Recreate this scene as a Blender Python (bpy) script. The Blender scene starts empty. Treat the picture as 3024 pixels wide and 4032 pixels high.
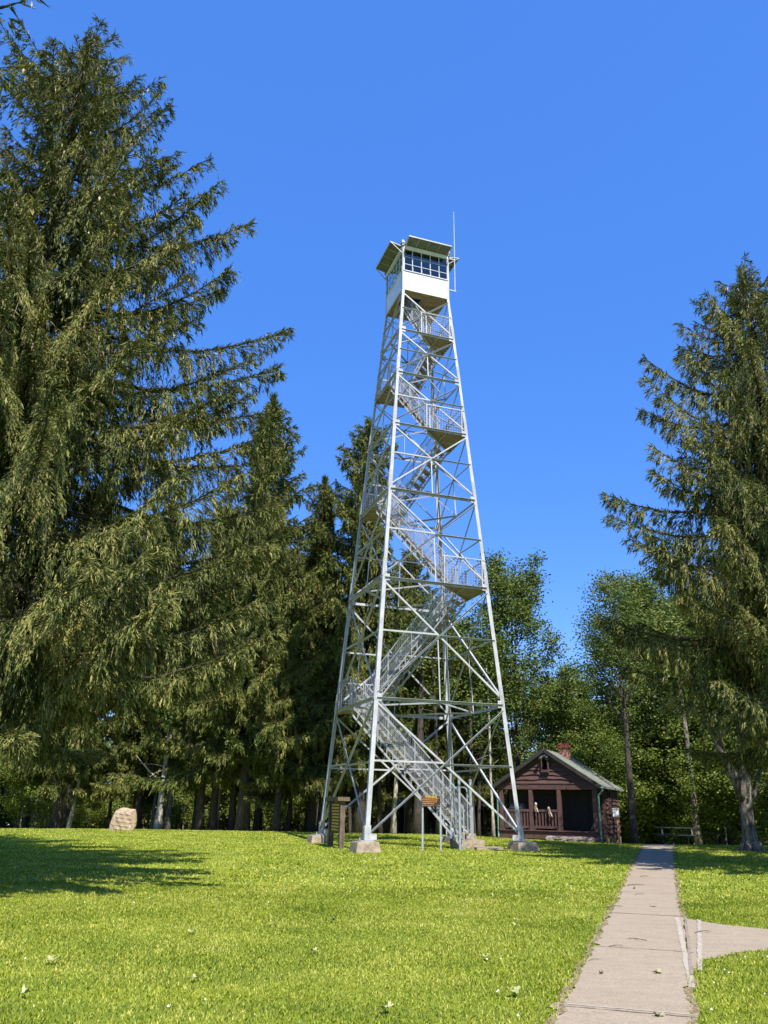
import bpy, math, random
import numpy as np
from math import radians, sin, cos, pi, sqrt
from mathutils import Matrix, Vector

SC = bpy.context.scene
COL = SC.collection
rng = np.random.default_rng(11)
random.seed(5)

# ------------------------------------------------------------------ materials
def mat(name):
    m = bpy.data.materials.new(name); m.use_nodes = True
    nt = m.node_tree
    return m, nt, nt.nodes['Principled BSDF'], nt.nodes['Material Output']

def N(nt, typ, **kw):
    n = nt.nodes.new(typ)
    for k, v in kw.items():
        if k in n.inputs: n.inputs[k].default_value = v
        else: setattr(n, k, v)
    return n

def ramp(nt, src, stops, interp='LINEAR'):
    r = nt.nodes.new('ShaderNodeValToRGB'); r.color_ramp.interpolation = interp
    e = r.color_ramp.elements
    while len(e) < len(stops): e.new(0.5)
    for i, (p, c) in enumerate(stops):
        e[i].position = p; e[i].color = (*c, 1) if len(c) == 3 else c
    nt.links.new(src, r.inputs[0]); return r

def noise(nt, scale, detail=4, rough=.6, coord='Object', vec=None, stretch=None):
    tc = nt.nodes.new('ShaderNodeTexCoord')
    n = N(nt, 'ShaderNodeTexNoise', Scale=scale, Detail=detail, Roughness=rough)
    src = tc.outputs[coord]
    if stretch:
        mp = nt.nodes.new('ShaderNodeMapping'); mp.inputs['Scale'].default_value = stretch
        nt.links.new(src, mp.inputs[0]); src = mp.outputs[0]
    nt.links.new(src, n.inputs['Vector']); return n

def mixc(nt, fac, a, b, mode='MIX'):
    m = nt.nodes.new('ShaderNodeMix'); m.data_type = 'RGBA'; m.blend_type = mode
    for s, v in ((m.inputs[0], fac), (m.inputs[6], a), (m.inputs[7], b)):
        if hasattr(v, 'is_output') or hasattr(v, 'links'): nt.links.new(v, s)
        elif isinstance(v, (int, float)): s.default_value = v
        else: s.default_value = (*v, 1)
    return m.outputs[2]

def bump(nt, bsdf, h, strength=.4, dist=.02):
    b = N(nt, 'ShaderNodeBump', Strength=strength, Distance=dist)
    nt.links.new(h, b.inputs['Height']); nt.links.new(b.outputs[0], bsdf.inputs['Normal'])

def simple(name, c1, c2, scale=6, rough=.6, metal=0, bmp=.2, dist=.01, stretch=None, lo=.35, hi=.65, spec=.5):
    m, nt, b, o = mat(name)
    n = noise(nt, scale, 6, .65, stretch=stretch)
    r = ramp(nt, n.outputs[0], [(lo, c1), (hi, c2)])
    nt.links.new(r.outputs[0], b.inputs['Base Color'])
    b.inputs['Roughness'].default_value = rough; b.inputs['Metallic'].default_value = metal
    b.inputs['Specular IOR Level'].default_value = spec
    if bmp: bump(nt, b, n.outputs[0], bmp, dist)
    return m

def leaf_mat(name, stops, tstops=None, trans=.3, rough=.5, nscale=.35, spec=.3):
    m, nt, b, o = mat(name)
    g = nt.nodes.new('ShaderNodeNewGeometry')
    n = noise(nt, nscale, 3, .6)
    add = N(nt, 'ShaderNodeMath', operation='MULTIPLY_ADD'); nt.links.new(n.outputs[0], add.inputs[0])
    add.inputs[1].default_value = 1.0
    s = N(nt, 'ShaderNodeMath', operation='MULTIPLY_ADD'); nt.links.new(g.outputs['Random Per Island'], s.inputs[0])
    s.inputs[1].default_value = .7; s.inputs[2].default_value = -.35
    nt.links.new(s.outputs[0], add.inputs[2])
    r = ramp(nt, add.outputs[0], stops)
    nt.links.new(r.outputs[0], b.inputs['Base Color'])
    b.inputs['Roughness'].default_value = rough; b.inputs['Specular IOR Level'].default_value = spec
    t = nt.nodes.new('ShaderNodeBsdfTranslucent')
    hs = N(nt, 'ShaderNodeHueSaturation', Saturation=1.15, Value=1.3); nt.links.new(r.outputs[0], hs.inputs['Color'])
    nt.links.new(hs.outputs[0], t.inputs[0])
    mx = N(nt, 'ShaderNodeMixShader'); mx.inputs[0].default_value = trans
    nt.links.new(b.outputs[0], mx.inputs[1]); nt.links.new(t.outputs[0], mx.inputs[2])
    nt.links.new(mx.outputs[0], o.inputs[0])
    return m

M = {}
M['steel'] = simple('painted_steel', (.28, .285, .29), (.46, .47, .48), 2.3, .42, 0, .05, .003, lo=.3, hi=.7)
M['galv'] = simple('galvanized', (.36, .40, .41), (.52, .55, .56), 9, .38, .55, .05, .002)
M['galv_mesh'] = simple('mesh_wire', (.30, .31, .32), (.42, .43, .44), 9, .45, .2, 0)
M['sheet'] = simple('painted_sheet', (.50, .51, .54), (.66, .66, .69), 2.2, .38, 0, .22, .03, lo=.3, hi=.6)
M['concrete'] = simple('weathered_concrete', (.17, .13, .085), (.38, .31, .22), 5, .9, 0, .6, .02, lo=.3, hi=.7)
M['stone_step'] = simple('stone_step', (.09, .075, .065), (.33, .27, .23), 9, .9, 0, .8, .04)
M['plank'] = simple('old_plank', (.16, .115, .07), (.42, .33, .22), 4, .8, 0, .4, .01, stretch=(1, 6, 6))
M['bark'] = simple('bark_dark_shaded', (.022, .018, .013), (.09, .072, .054), 5, .95, 0, 1.0, .05, stretch=(3, 3, .6))  # dark bark, its colour lowered further to carry the shade on the trunks
M['bark_grey'] = simple('bark_grey', (.06, .052, .042), (.25, .22, .18), 4, .95, 0, 1.0, .05, stretch=(2.5, 2.5, .7), lo=.4, hi=.62)
M['bark_pale'] = simple('bark_pale', (.16, .145, .12), (.50, .46, .39), 4, .9, 0, .8, .03, stretch=(3, 3, 1), lo=.35, hi=.6)
M['twig'] = simple('dead_twig', (.22, .17, .11), (.40, .32, .22), 8, .9, 0, 0)
M['cone'] = simple('spruce_cone', (.36, .25, .13), (.70, .58, .40), 12, .7, 0, 0)
M['maroon'] = simple('maroon_paint', (.050, .023, .019), (.105, .050, .041), 3.5, .75, 0, .35, .012, stretch=(.7, .7, 5), lo=.3, hi=.7)
M['maroon_v'] = simple('maroon_trim', (.055, .024, .021), (.10, .046, .040), 5, .7, 0, .2, .006)
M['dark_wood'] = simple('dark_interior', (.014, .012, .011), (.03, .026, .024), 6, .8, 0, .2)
M['brown_wood'] = simple('weathered_post', (.055, .038, .026), (.17,.125,.085), 6, .9, 0, .6, .01, stretch=(3, 3, .7))
M['board_brown'] = simple('sign_brown', (.020, .009, .006), (.032, .014, .009), 6, .6, 0, 0)
M['cedar'] = simple('orange_cedar', (.36, .17, .075), (.52, .27, .13), 7, .8, 0, .2, .004, stretch=(2, 2, .5))
M['green_metal'] = simple('green_downspout', (.075, .17, .125), (.12, .24, .18), 5, .5, 0, 0)
M['chim_cap'] = simple('terracotta_cap', (.24, .055, .030), (.33, .09, .05), 6, .85, 0, .3)
M['white_box'] = simple('white_enamel', (.68, .68, .66), (.80, .80, .78), 6, .4, 0, 0)
M['grey_box'] = simple('grey_door', (.14, .145, .13), (.22, .22, .20), 6, .6, 0, 0)
M['grill'] = simple('grill_metal', (.05, .06, .055), (.10, .11, .10), 6, .35, .3, 0)
M['pale_cloth'] = simple('pale_cloth', (.36, .33, .27), (.52, .48, .40), 12, .95, 0, .3)
M['tan_cloth'] = simple('tan_cloth', (.15, .10, .065), (.25, .18, .12), 12, .95, 0, .3)
M['table_green_shaded'] = simple('bench_paint_shaded', (.010, .018, .017), (.022, .032, .03), 6, .6, 0, .1)  # green paint with the shade over the tables mixed into its colour
M['shelter_roof'] = simple('dark_shingle', (.016, .016, .015), (.04, .038, .034), 9, .9, 0, .4)
M['yellow'] = simple('routed_yellow', (.62, .40, .03), (.72, .48, .05), 9, .6, 0, 0)
M['orange'] = simple('sign_orange', (.85, .33, .05), (.95, .40, .07), 9, .6, 0, 0)
M['cabin_in'] = simple('cab_interior', (.10, .11, .11), (.16, .17, .17), 5, .7, 0, 0)
M['muntin'] = simple('muntin', (.28, .36, .38), (.40, .48, .50), 6, .45, 0, 0)
M['shutter'] = simple('shutter_underside', (.09, .095, .085), (.15, .155, .14), 5, .6, 0, .1)

# glass
m, nt, b, o = mat('window_glass')
gl = N(nt, 'ShaderNodeBsdfGlossy', Roughness=.03); gl.inputs[0].default_value = (.8, .85, .9, 1)
tr = nt.nodes.new('ShaderNodeBsdfTransparent'); tr.inputs[0].default_value = (.15, .165, .18, 1)
fr = N(nt, 'ShaderNodeFresnel', IOR=1.38)
mx = nt.nodes.new('ShaderNodeMixShader')
nt.links.new(fr.outputs[0], mx.inputs[0]); nt.links.new(tr.outputs[0], mx.inputs[1]); nt.links.new(gl.outputs[0], mx.inputs[2])
nt.links.new(mx.outputs[0], o.inputs[0]); M['glass'] = m

# brick
m, nt, b, o = mat('chimney_brick')
tc = nt.nodes.new('ShaderNodeTexCoord'); mp = nt.nodes.new('ShaderNodeMapping'); mp.inputs['Rotation'].default_value = (radians(90), 0, 0)
br = N(nt, 'ShaderNodeTexBrick', Scale=5.0); br.inputs['Color1'].default_value = (.30, .10, .06, 1); br.inputs['Color2'].default_value = (.20, .07, .045, 1)
br.inputs['Mortar'].default_value = (.42, .37, .30, 1); br.inputs['Mortar Size'].default_value = .03; br.inputs['Brick Width'].default_value = .9; br.inputs['Row Height'].default_value = .35
nt.links.new(tc.outputs['Object'], mp.inputs[0]); nt.links.new(mp.outputs[0], br.inputs[0]); nt.links.new(br.outputs[0], b.inputs['Base Color'])
b.inputs['Roughness'].default_value = .9; bump(nt, b, br.outputs['Fac'], .5, -.01); M['brick'] = m

# asphalt shingle
m, nt, b, o = mat('roof_shingle')
tc = nt.nodes.new('ShaderNodeTexCoord')
br = N(nt, 'ShaderNodeTexBrick', Scale=3.2); br.inputs['Color1'].default_value = (.125, .135, .098, 1); br.inputs['Color2'].default_value = (.18, .188, .142, 1)
br.inputs['Mortar'].default_value = (.06, .065, .05, 1); br.inputs['Mortar Size'].default_value = .018; br.inputs['Brick Width'].default_value = 1.0; br.inputs['Row Height'].default_value = .42
mp = nt.nodes.new('ShaderNodeMapping'); mp.inputs['Rotation'].default_value = (0, 0, radians(90))
nt.links.new(tc.outputs['Object'], mp.inputs[0]); nt.links.new(mp.outputs[0], br.inputs[0])
n2 = noise(nt, 40, 3); c = mixc(nt, .5, br.outputs[0], ramp(nt, n2.outputs[0], [(.3, (.09, .10, .07)), (.7, (.26, .27, .21))]).outputs[0])
nt.links.new(c, b.inputs['Base Color']); b.inputs['Roughness'].default_value = .9; bump(nt, b, n2.outputs[0], .3, .01); M['shingle'] = m

# rock
m, nt, b, o = mat('monument_rock')
n1 = noise(nt, 2.2, 8, .7); n2 = noise(nt, 9, 5, .6, stretch=(1, 1, 2.4))
c = mixc(nt, .45, ramp(nt, n1.outputs[0], [(.3, (.19, .12, .07)), (.5, (.40, .28, .18)), (.68, (.46, .36, .25))]).outputs[0],
         ramp(nt, n2.outputs[0], [(.35, (.14, .12, .09)), (.6, (.47, .37, .26))]).outputs[0])
n3 = noise(nt, 1.6, 4, .6)
c = mixc(nt, ramp(nt, n3.outputs[0], [(.56, (0, 0, 0)), (.68, (.6, .6, .6))]).outputs[0], c, (.33, .30, .10))
nt.links.new(c, b.inputs['Base Color']); b.inputs['Roughness'].default_value = .95; bump(nt, b, n2.outputs[0], .8, .06); M['rock'] = m

# lawn soil / grass sheet
m, nt, b, o = mat('lawn_ground')
n1 = noise(nt, .22, 5, .6); n2 = noise(nt, 2.6, 5, .7); n3 = noise(nt, 34, 4, .75)
c1 = ramp(nt, n1.outputs[0], [(.32, (.19,.25,.018)), (.5, (.31,.355,.028)), (.68, (.41,.40,.04))]).outputs[0]
c2 = ramp(nt, n2.outputs[0], [(.35, (.19,.25,.03)), (.55, (.31,.355,.03)), (.7, (.44,.43,.05))]).outputs[0]
c3 = ramp(nt, n3.outputs[0], [(.3, (.10,.15,.02)), (.55, (.27,.32,.028)), (.75, (.5,.5,.12))]).outputs[0]
nS = noise(nt, 1.1, 3, .55, stretch=(.35, 1.6, 1)); c = mixc(nt, .45, mixc(nt, .5, c1, c2), c3)
c = mixc(nt, ramp(nt, nS.outputs[0], [(.38, (0, 0, 0)), (.62, (.6, .6, .6))]).outputs[0], c, (.14, .20, .03))
# forest floor beyond the lawn (leaf litter has its own brown colour)
geo = nt.nodes.new('ShaderNodeNewGeometry'); sx = nt.nodes.new('ShaderNodeSeparateXYZ'); nt.links.new(geo.outputs['Position'], sx.inputs[0])
ad = N(nt, 'ShaderNodeMath', operation='MULTIPLY_ADD'); nt.links.new(n1.outputs[0], ad.inputs[0]); ad.inputs[1].default_value = 9; nt.links.new(sx.outputs[1], ad.inputs[2])
mr = N(nt, 'ShaderNodeMapRange'); mr.inputs['From Min'].default_value = 47.5; mr.inputs['From Max'].default_value = 51; nt.links.new(ad.outputs[0], mr.inputs[0])
litter = ramp(nt, n3.outputs[0], [(.3, (.03, .022, .012)), (.6, (.09, .065, .035)), (.8, (.08, .10, .03))]).outputs[0]
c = mixc(nt, mr.outputs[0], c, litter)
nt.links.new(c, b.inputs['Base Color']); b.inputs['Roughness'].default_value = .9; b.inputs['Specular IOR Level'].default_value = .15
bump(nt, b, n3.outputs[0], .9, .05); M['lawn'] = m

M['grass'] = leaf_mat('grass_blade', [(.12, (.095, .15, .012)), (.42, (.245, .305, .026)), (.68, (.41, .43, .052)), (.95, (.60, .54, .16))], trans=.3, rough=.5, nscale=.75)
M['clover'] = simple('clover_white', (.6, .6, .5), (.75, .75, .65), 9, .8, 0, 0)
M['spruce'] = leaf_mat('spruce_needles', [(.14, (.022, .036, .014)), (.40, (.070, .098, .026)), (.60, (.19, .205, .050)), (.88, (.40, .35, .12))], trans=.07, rough=.7, nscale=.5, spec=.2)
M['spruce_far'] = leaf_mat('spruce_needles_olive', [(.12, (.032, .052, .016)), (.42, (.10, .13, .030)), (.66, (.20, .215, .05)), (.92, (.32, .27, .09))], trans=.09, rough=.75, nscale=.3, spec=.15)
M['leaf'] = leaf_mat('oak_leaf', [(.1, (.038, .070, .014)), (.42, (.075, .118, .022)), (.68, (.125, .165, .032)), (.95, (.24, .22, .06))], trans=.22, rough=.6, nscale=.25, spec=.2)
M['leaf_y'] = leaf_mat('understory_leaf', [(.1, (.07, .115, .022)), (.42, (.14, .19, .035)), (.68, (.22, .26, .055)), (.97, (.33, .28, .10))], trans=.38, rough=.6, nscale=.3, spec=.2)
M['fallen'] = simple('fallen_leaf', (.22, .25, .07), (.40, .38, .18), 12, .6, 0, 0)
M['fallen_dark'] = simple('fallen_dark', (.04, .035, .025), (.10, .08, .05), 12, .8, 0, 0)

# concrete path
m, nt, b, o = mat('path_concrete')
n1 = noise(nt, .9, 5, .6); n2 = noise(nt, 7, 6, .75); n3 = noise(nt, 45, 4, .7)
c = mixc(nt, .5, ramp(nt, n1.outputs[0], [(.3, (.225,.175,.11)), (.7, (.34,.27,.175))]).outputs[0], ramp(nt, n2.outputs[0], [(.3, (.19,.145,.095)), (.7, (.36,.285,.19))]).outputs[0])
n4 = noise(nt, 2.4, 7, .75, stretch=(1, 3, 1)); c = mixc(nt, .35, c, ramp(nt, n4.outputs[0], [(.38, (.20, .15, .11)), (.6, (.39,.305,.21))]).outputs[0])
c = mixc(nt, .4, c, ramp(nt, n3.outputs[0], [(.35, (.15,.115,.08)), (.65, (.46,.375,.26))]).outputs[0])
nt.links.new(c, b.inputs['Base Color']); b.inputs['Roughness'].default_value = .9; bump(nt, b, n3.outputs[0], .35, .004); M['path'] = m
M['joint'] = simple('joint_dark', (.16, .12, .085), (.30, .24, .18), 14, .95, 0, 0)
M['strip'] = simple('pale_joint', (.30, .25, .185), (.42, .355, .28), 10, .85, 0, .2)

# ------------------------------------------------------------------ mesh helpers
def mesh_obj(name, V, F, m, parent=None, smooth=False):
    """V (n,3); F list of tuples or int array (k,4)/(k,3)"""
    V = np.asarray(V, np.float32)
    me = bpy.data.meshes.new(name)
    if isinstance(F, np.ndarray):
        k = F.shape[1]; nf = len(F)
        me.vertices.add(len(V)); me.vertices.foreach_set('co', V.ravel())
        me.loops.add(nf * k); me.loops.foreach_set('vertex_index', F.ravel().astype(np.int32))
        me.polygons.add(nf); me.polygons.foreach_set('loop_start', np.arange(0, nf * k, k, dtype=np.int32))
        try: me.polygons.foreach_set('loop_total', np.full(nf, k, np.int32))
        except Exception: pass
        me.update(calc_edges=True)
    else:
        me.from_pydata(V.tolist(), [], F); me.update()
    if smooth: me.polygons.foreach_set('use_smooth', np.ones(len(me.polygons), bool))
    ml = m if isinstance(m, (list, tuple)) else [m]
    for x in ml: me.materials.append(x)
    ob = bpy.data.objects.new(name, me); COL.objects.link(ob)
    if parent: ob.parent = parent
    return ob

class MB:
    def __init__(s): s.v = []; s.f = []; s.n = 0; s.mi = []
    def add(s, V, F, mi=0):
        s.v.extend([tuple(map(float, p)) for p in V]); s.f.extend([tuple(i + s.n for i in f) for f in F]); s.n += len(V); s.mi += [mi] * len(F); return s
    def box(s, c, d, R=None, mi=0):
        c = np.array(c, float); h = np.array(d, float) / 2
        P = np.array([[x, y, z] for x in (-1, 1) for y in (-1, 1) for z in (-1, 1)]) * h
        if R is not None: P = P @ np.array(R).T
        P = P + c
        return s.add(P, [(0, 1, 3, 2), (4, 6, 7, 5), (0, 4, 5, 1), (2, 3, 7, 6), (0, 2, 6, 4), (1, 5, 7, 3)], mi)
    def bar(s, p0, p1, w, h, up=(0, 0, 1), mi=0):
        p0 = np.array(p0, float); p1 = np.array(p1, float); d = p1 - p0; L = np.linalg.norm(d)
        if L < 1e-6: return s
        d /= L; u = np.array(up, float); u = u - d * (u @ d)
        if np.linalg.norm(u) < 1e-5: u = np.array([1., 0, 0]); u = u - d * (u @ d)
        u /= np.linalg.norm(u); sd = np.cross(d, u)
        return s.box((p0 + p1) / 2, (L, w, h), np.stack([d, sd, u], 1), mi)
    def ang(s, p0, p1, n1, n2, w, t):
        """angle iron: flanges along n1 and n2 from the heel line p0-p1"""
        p0 = np.array(p0, float); p1 = np.array(p1, float); d = (p1 - p0) / np.linalg.norm(p1 - p0)
        def orth(n):
            n = np.array(n, float); n = n - d * (n @ d); return n / np.linalg.norm(n)
        a = orth(n1); b_ = orth(n2)
        prof = [(0, 0), (w, 0), (w, t), (t, t), (t, w), (0, w)]
        V = [p0 + a * x + b_ * y for x, y in prof] + [p1 + a * x + b_ * y for x, y in prof]
        F = [(i, (i + 1) % 6, (i + 1) % 6 + 6, i + 6) for i in range(6)] + [(0, 1, 2, 3), (0, 3, 4, 5), (6, 9, 8, 7), (6, 11, 10, 9)]
        return s.add(V, F)
    def tube(s, pts, rad, n=8, cap=True, mi=0):
        V, F = tube_np(pts, rad, n, cap); return s.add(V, F, mi)
    def build(s, name, m, parent=None, smooth=False):
        ob = mesh_obj(name, s.v, s.f, m, parent, smooth)
        if any(s.mi): ob.data.polygons.foreach_set('material_index', s.mi)
        return ob

def tube_np(pts, rad, n=8, cap=True):
    pts = np.array(pts, float); k = len(pts)
    rad = np.full(k, rad, float) if np.isscalar(rad) else np.array(rad, float)
    T = np.gradient(pts, axis=0); T /= np.linalg.norm(T, axis=1)[:, None] + 1e-9
    ref = np.array([1., 0, 0]) if abs(T[0][0]) < .8 else np.array([0, 1., 0])
    V = []
    for i in range(k):
        a = ref - T[i] * (ref @ T[i]); a /= np.linalg.norm(a); b_ = np.cross(T[i], a); ref = a
        for j in range(n):
            t = 2 * pi * j / n; V.append(pts[i] + rad[i] * (a * cos(t) + b_ * sin(t)))
    F = [(i * n + j, i * n + (j + 1) % n, (i + 1) * n + (j + 1) % n, (i + 1) * n + j) for i in range(k - 1) for j in range(n)]
    if cap: F += [tuple(range(n - 1, -1, -1)), tuple(range((k - 1) * n, k * n))]
    return V, F

def empty(name, loc=(0, 0, 0), rz=0):
    o = bpy.data.objects.new(name, None); COL.objects.link(o); o.location = loc; o.rotation_euler = (0, 0, rz); o.empty_display_size = .3; return o
def tag(o, label=None, cat=None, group=None, kind=None):
    if label: o['label'] = label
    if cat: o['category'] = cat
    if group: o['group'] = group
    if kind: o['kind'] = kind
    return o
def copy_tree(o, parent=None):
    c = o.copy(); COL.objects.link(c)
    if parent: c.parent = parent
    for ch in list(o.children): copy_tree(ch, c)
    return c

# ------------------------------------------------------------------ ground
def gz(x, y):
    x = np.asarray(x, float); y = np.asarray(y, float)
    z = -.65 + .0148 * (np.maximum(y, -20) - 7.4)
    z = z + .07 * np.exp(-((x - 3) ** 2 + (y - 28) ** 2) / 30)
    t = np.clip((x - 2) / 9, 0, 1); t = t * t * (3 - 2 * t)
    y0 = 38 - 5.5 * t
    d = np.maximum(y - y0, 0)
    z = z - .0148 * d - np.where(d < 8, .0035 * d * d, .224 + .056 * (d - 8)) * np.where(y > 75, 1, 1)
    z = np.maximum(z, -3.2 + 0 * z)
    z = z - .0045 * np.maximum(-x - 11, 0) ** 1.5 * (y > 0)
    return z
def gz1(x, y): return float(gz(x, y))

xs = np.concatenate([np.linspace(-600, -60, 10)[:-1], np.linspace(-60, 60, 121), np.linspace(60, 600, 10)[1:]])
ys = np.concatenate([np.linspace(-300, -20, 6)[:-1], np.linspace(-20, 100, 121), np.linspace(100, 900, 10)[1:]])
X, Y = np.meshgrid(xs, ys); Z = gz(X, Y)
V = np.stack([X.ravel(), Y.ravel(), Z.ravel()], 1); nx = len(xs)
I = (np.arange(len(ys) - 1)[:, None] * nx + np.arange(nx - 1)[None]).ravel()
F = np.stack([I, I + 1, I + nx + 1, I + nx], 1)
g = mesh_obj('lawn_ground', V, F, M['lawn'], smooth=True); tag(g, kind='structure')

# path polygons (world metres)
PL = np.array([(-1.2, -3.2), (.2, 3.2), (1.40, 7.41), (3.58, 13.81), (5.87, 20.59), (9.33, 30.8), (11.2, 36.6), (12.6, 41)])
PR = np.array([(.05, -3.2), (1.45, 3.2), (2.57, 7.49), (3.14, 9.06), (4.74, 13.78), (5.64, 16.53), (7.36, 21.64), (10.77, 31.62), (12.75, 36.9), (14.2, 41)])
def xl(y): return np.interp(y, PL[:, 1], PL[:, 0])
def xr(y): return np.interp(y, PR[:, 1], PR[:, 0])
yy = np.arange(-3, 41, .12); cols = 9
t = np.linspace(0, 1, cols)
wl = xl(yy) + .035 * np.sin(yy * 5.3) + .03 * np.sin(yy * 13.1 + 1) + .02 * rng.normal(size=len(yy))
wr = xr(yy) + .03 * np.sin(yy * 4.7 + 2) + .03 * np.sin(yy * 11.3) + .02 * rng.normal(size=len(yy))
X = wl[:, None] * (1 - t) + wr[:, None] * t; Y = np.repeat(yy[:, None], cols, 1)
V = np.stack([X.ravel(), Y.ravel(), gz(X, Y).ravel() + .012], 1)
I = (np.arange(len(yy) - 1)[:, None] * cols + np.arange(cols - 1)[None]).ravel()
F = np.stack([I, I + 1, I + cols + 1, I + cols], 1)
p = mesh_obj('concrete_path', V, F, M['path']); tag(p, kind='structure')
# side path to the right edge
SU = np.array([(4.62, 13.55), (5.05, 12.88), (5.5, 12.59), (7.5, 12.1), (12, 12.0)]); SL = np.array([(3.20, 9.35), (3.67, 10.17), (4.23, 10.65), (4.72, 10.89), (7.0, 11.0), (12, 10.9)])
def side_lo(x): return np.interp(x, SL[:, 0], SL[:, 1])
def side_up(x): return np.interp(x, SU[:, 0], SU[:, 1])
V = []; F = []
A = []
for x in np.arange(3.2, 12, .12):
    lo = max(float(side_lo(x)), 0); hi = float(side_up(x)) if x > 4.62 else float(np.interp(x, PR[3:5, 0], PR[3:5, 1])) - .02
    lo += .03 * sin(x * 9); hi += .03 * sin(x * 11 + 1) if x > 4.62 else 0
    if x < 4.62: lo = max(lo, 9.3)
    A.append([(x, lo + (hi - lo) * q) for q in np.linspace(0, 1, 7)])
for r in A:
    for (x, y) in r: V.append((x, y, gz1(x, y) + .008))
F = np.array([(i * 7 + j, (i + 1) * 7 + j, (i + 1) * 7 + j + 1, i * 7 + j + 1) for i in range(len(A) - 1) for j in range(6)])
p = mesh_obj('side_path', V, F, M['path']); tag(p, kind='structure')
# joints across the path, pale expansion strips at the junction
mb = MB()
def sheet_strip(mb, a, b_, w, dz, n=14, mi=0, wob=.006):
    a = np.array(a); b_ = np.array(b_); d = (b_ - a) / np.linalg.norm(b_ - a); s = np.array([-d[1], d[0]])
    P = []
    for i in range(n + 1):
        c = a + (b_ - a) * i / n; ww = w * (.8 + .4 * random.random())
        for q in (-1, 1):
            v = c + s * q * ww / 2 + s * random.uniform(-wob, wob); P.append((v[0], v[1], gz1(v[0], v[1]) + dz))
    mb.add(P, [(2 * i, 2 * i + 1, 2 * i + 3, 2 * i + 2) for i in range(n)], mi)
for y in (4.6, 7.85, 10.85, 13.85, 16.9, 19.9, 22.9, 25.9, 28.9, 31.9, 34.9):
    sheet_strip(mb, (float(xl(y)) + .05, y + .1), (float(xr(y)) - .04, y - .22), .022, .017)
sheet_strip(mb, (3.22, 9.3), (4.72, 13.65), .035, .021)
j = mb.build('path_joints', M['joint']); tag(j, kind='structure')
mb = MB()
sheet_strip(mb, (3.02, 8.75), (4.56, 13.55), .06, .0165, 40, 0, .008); sheet_strip(mb, (3.40, 9.55), (4.82, 13.35), .05, .0165, 40, 0, .008)
for y in (7.93, 13.93): sheet_strip(mb, (float(xl(y)) + .05, y + .1), (float(xr(y)) - .04, y - .22), .03, .0155)
j = mb.build('path_joint_edging', M['strip']); tag(j, kind='structure')

# soil and needle litter collecting along the path edges
mb = MB()
for edge, sgn_ in ((xl, 1), (xr, -1)):
    P = []; ys_ = np.arange(-3, 40, .05); prev = None
    for k, y in enumerate(ys_):
        if sgn_ < 0 and 9.1 < y < 13.7: 
            P = [] if len(P) < 4 else P
            if len(P) >= 4: mb.add(P, [(2 * i, 2 * i + 1, 2 * i + 3, 2 * i + 2) for i in range(len(P) // 2 - 1)])
            P = []; continue
        e_ = float(edge(y)) + .03 * sin(y * 5); wd_ = .0 + .045 * abs(sin(y * 3.1)) * abs(sin(y * 7.7 + 1)) + random.uniform(0, .03)
        a_ = e_ - sgn_ * .025; b_ = e_ + sgn_ * wd_
        P += [(a_, y, gz1(a_, y) + .0145), (b_, y, gz1(b_, y) + .0145)]
    mb.add(P, [(2 * i, 2 * i + 1, 2 * i + 3, 2 * i + 2) for i in range(len(P) // 2 - 1)])
o = mb.build('path_edge_soil', simple('edge_soil', (.10, .065, .03), (.30, .23, .13), 22, .95, 0, .4)); tag(o, kind='structure')

def on_path(x, y, pad=0):
    a = (x > xl(y) + pad) & (x < xr(y) - pad)
    b_ = (x > 3.2) & (y > side_lo(x) + pad) & (y < side_up(x) - pad) & (x < 12)
    return a | b_

# ------------------------------------------------------------------ grass
def grass(name, n, y0, y1, hmin, hmax, w, clump=False):
    u = rng.random(n); y = y0 + (y1 - y0) * u ** .8
    x = (rng.random(n) * 2 - 1) * (.56 * y + 2.0) + .2
    jit = .035 * np.sin(x * 40) + .02
    k = ~on_path(x, y, .03 + .03 * rng.random(n)); x, y = x[k], y[k]; n = len(x)
    pat = .5 + .5 * np.sin(x * 1.3 + np.sin(y * .9) * 2) * np.sin(y * 1.1 + np.cos(x * .7) * 2)
    h = (hmin + (hmax - hmin) * rng.random(n)) * (.7 + .5 * pat)
    a = rng.random(n) * 2 * pi; lean = h * (.25 + .8 * rng.random(n)); la = rng.random(n) * 2 * pi
    z = gz(x, y)
    P = np.stack([x, y, z], 1); S = np.stack([np.cos(a), np.sin(a), 0 * a], 1) * (w * (.6 + .8 * rng.random(n)))[:, None] / 2
    Ld = np.stack([np.cos(la), np.sin(la), 0 * a], 1) * lean[:, None]
    mid = P + Ld * .35 + np.stack([0 * h, 0 * h, h * .65], 1); tip = P + Ld + np.stack([0 * h, 0 * h, h], 1)
    V = np.stack([P - S, P + S, mid + S * .8, tip, mid - S * .8], 1).reshape(-1, 3)
    F = (np.arange(n)[:, None] * 5 + np.arange(5)[None])
    o = mesh_obj(name, V, F, M['grass']); return o
o = grass('lawn_grass', 430000, 4.5, 17, .014, .036, .009); tag(o, kind='stuff')
o2 = grass('lawn_grass', 200000, 15, 41, .02, .042, .026); tag(o2, kind='stuff')
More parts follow.
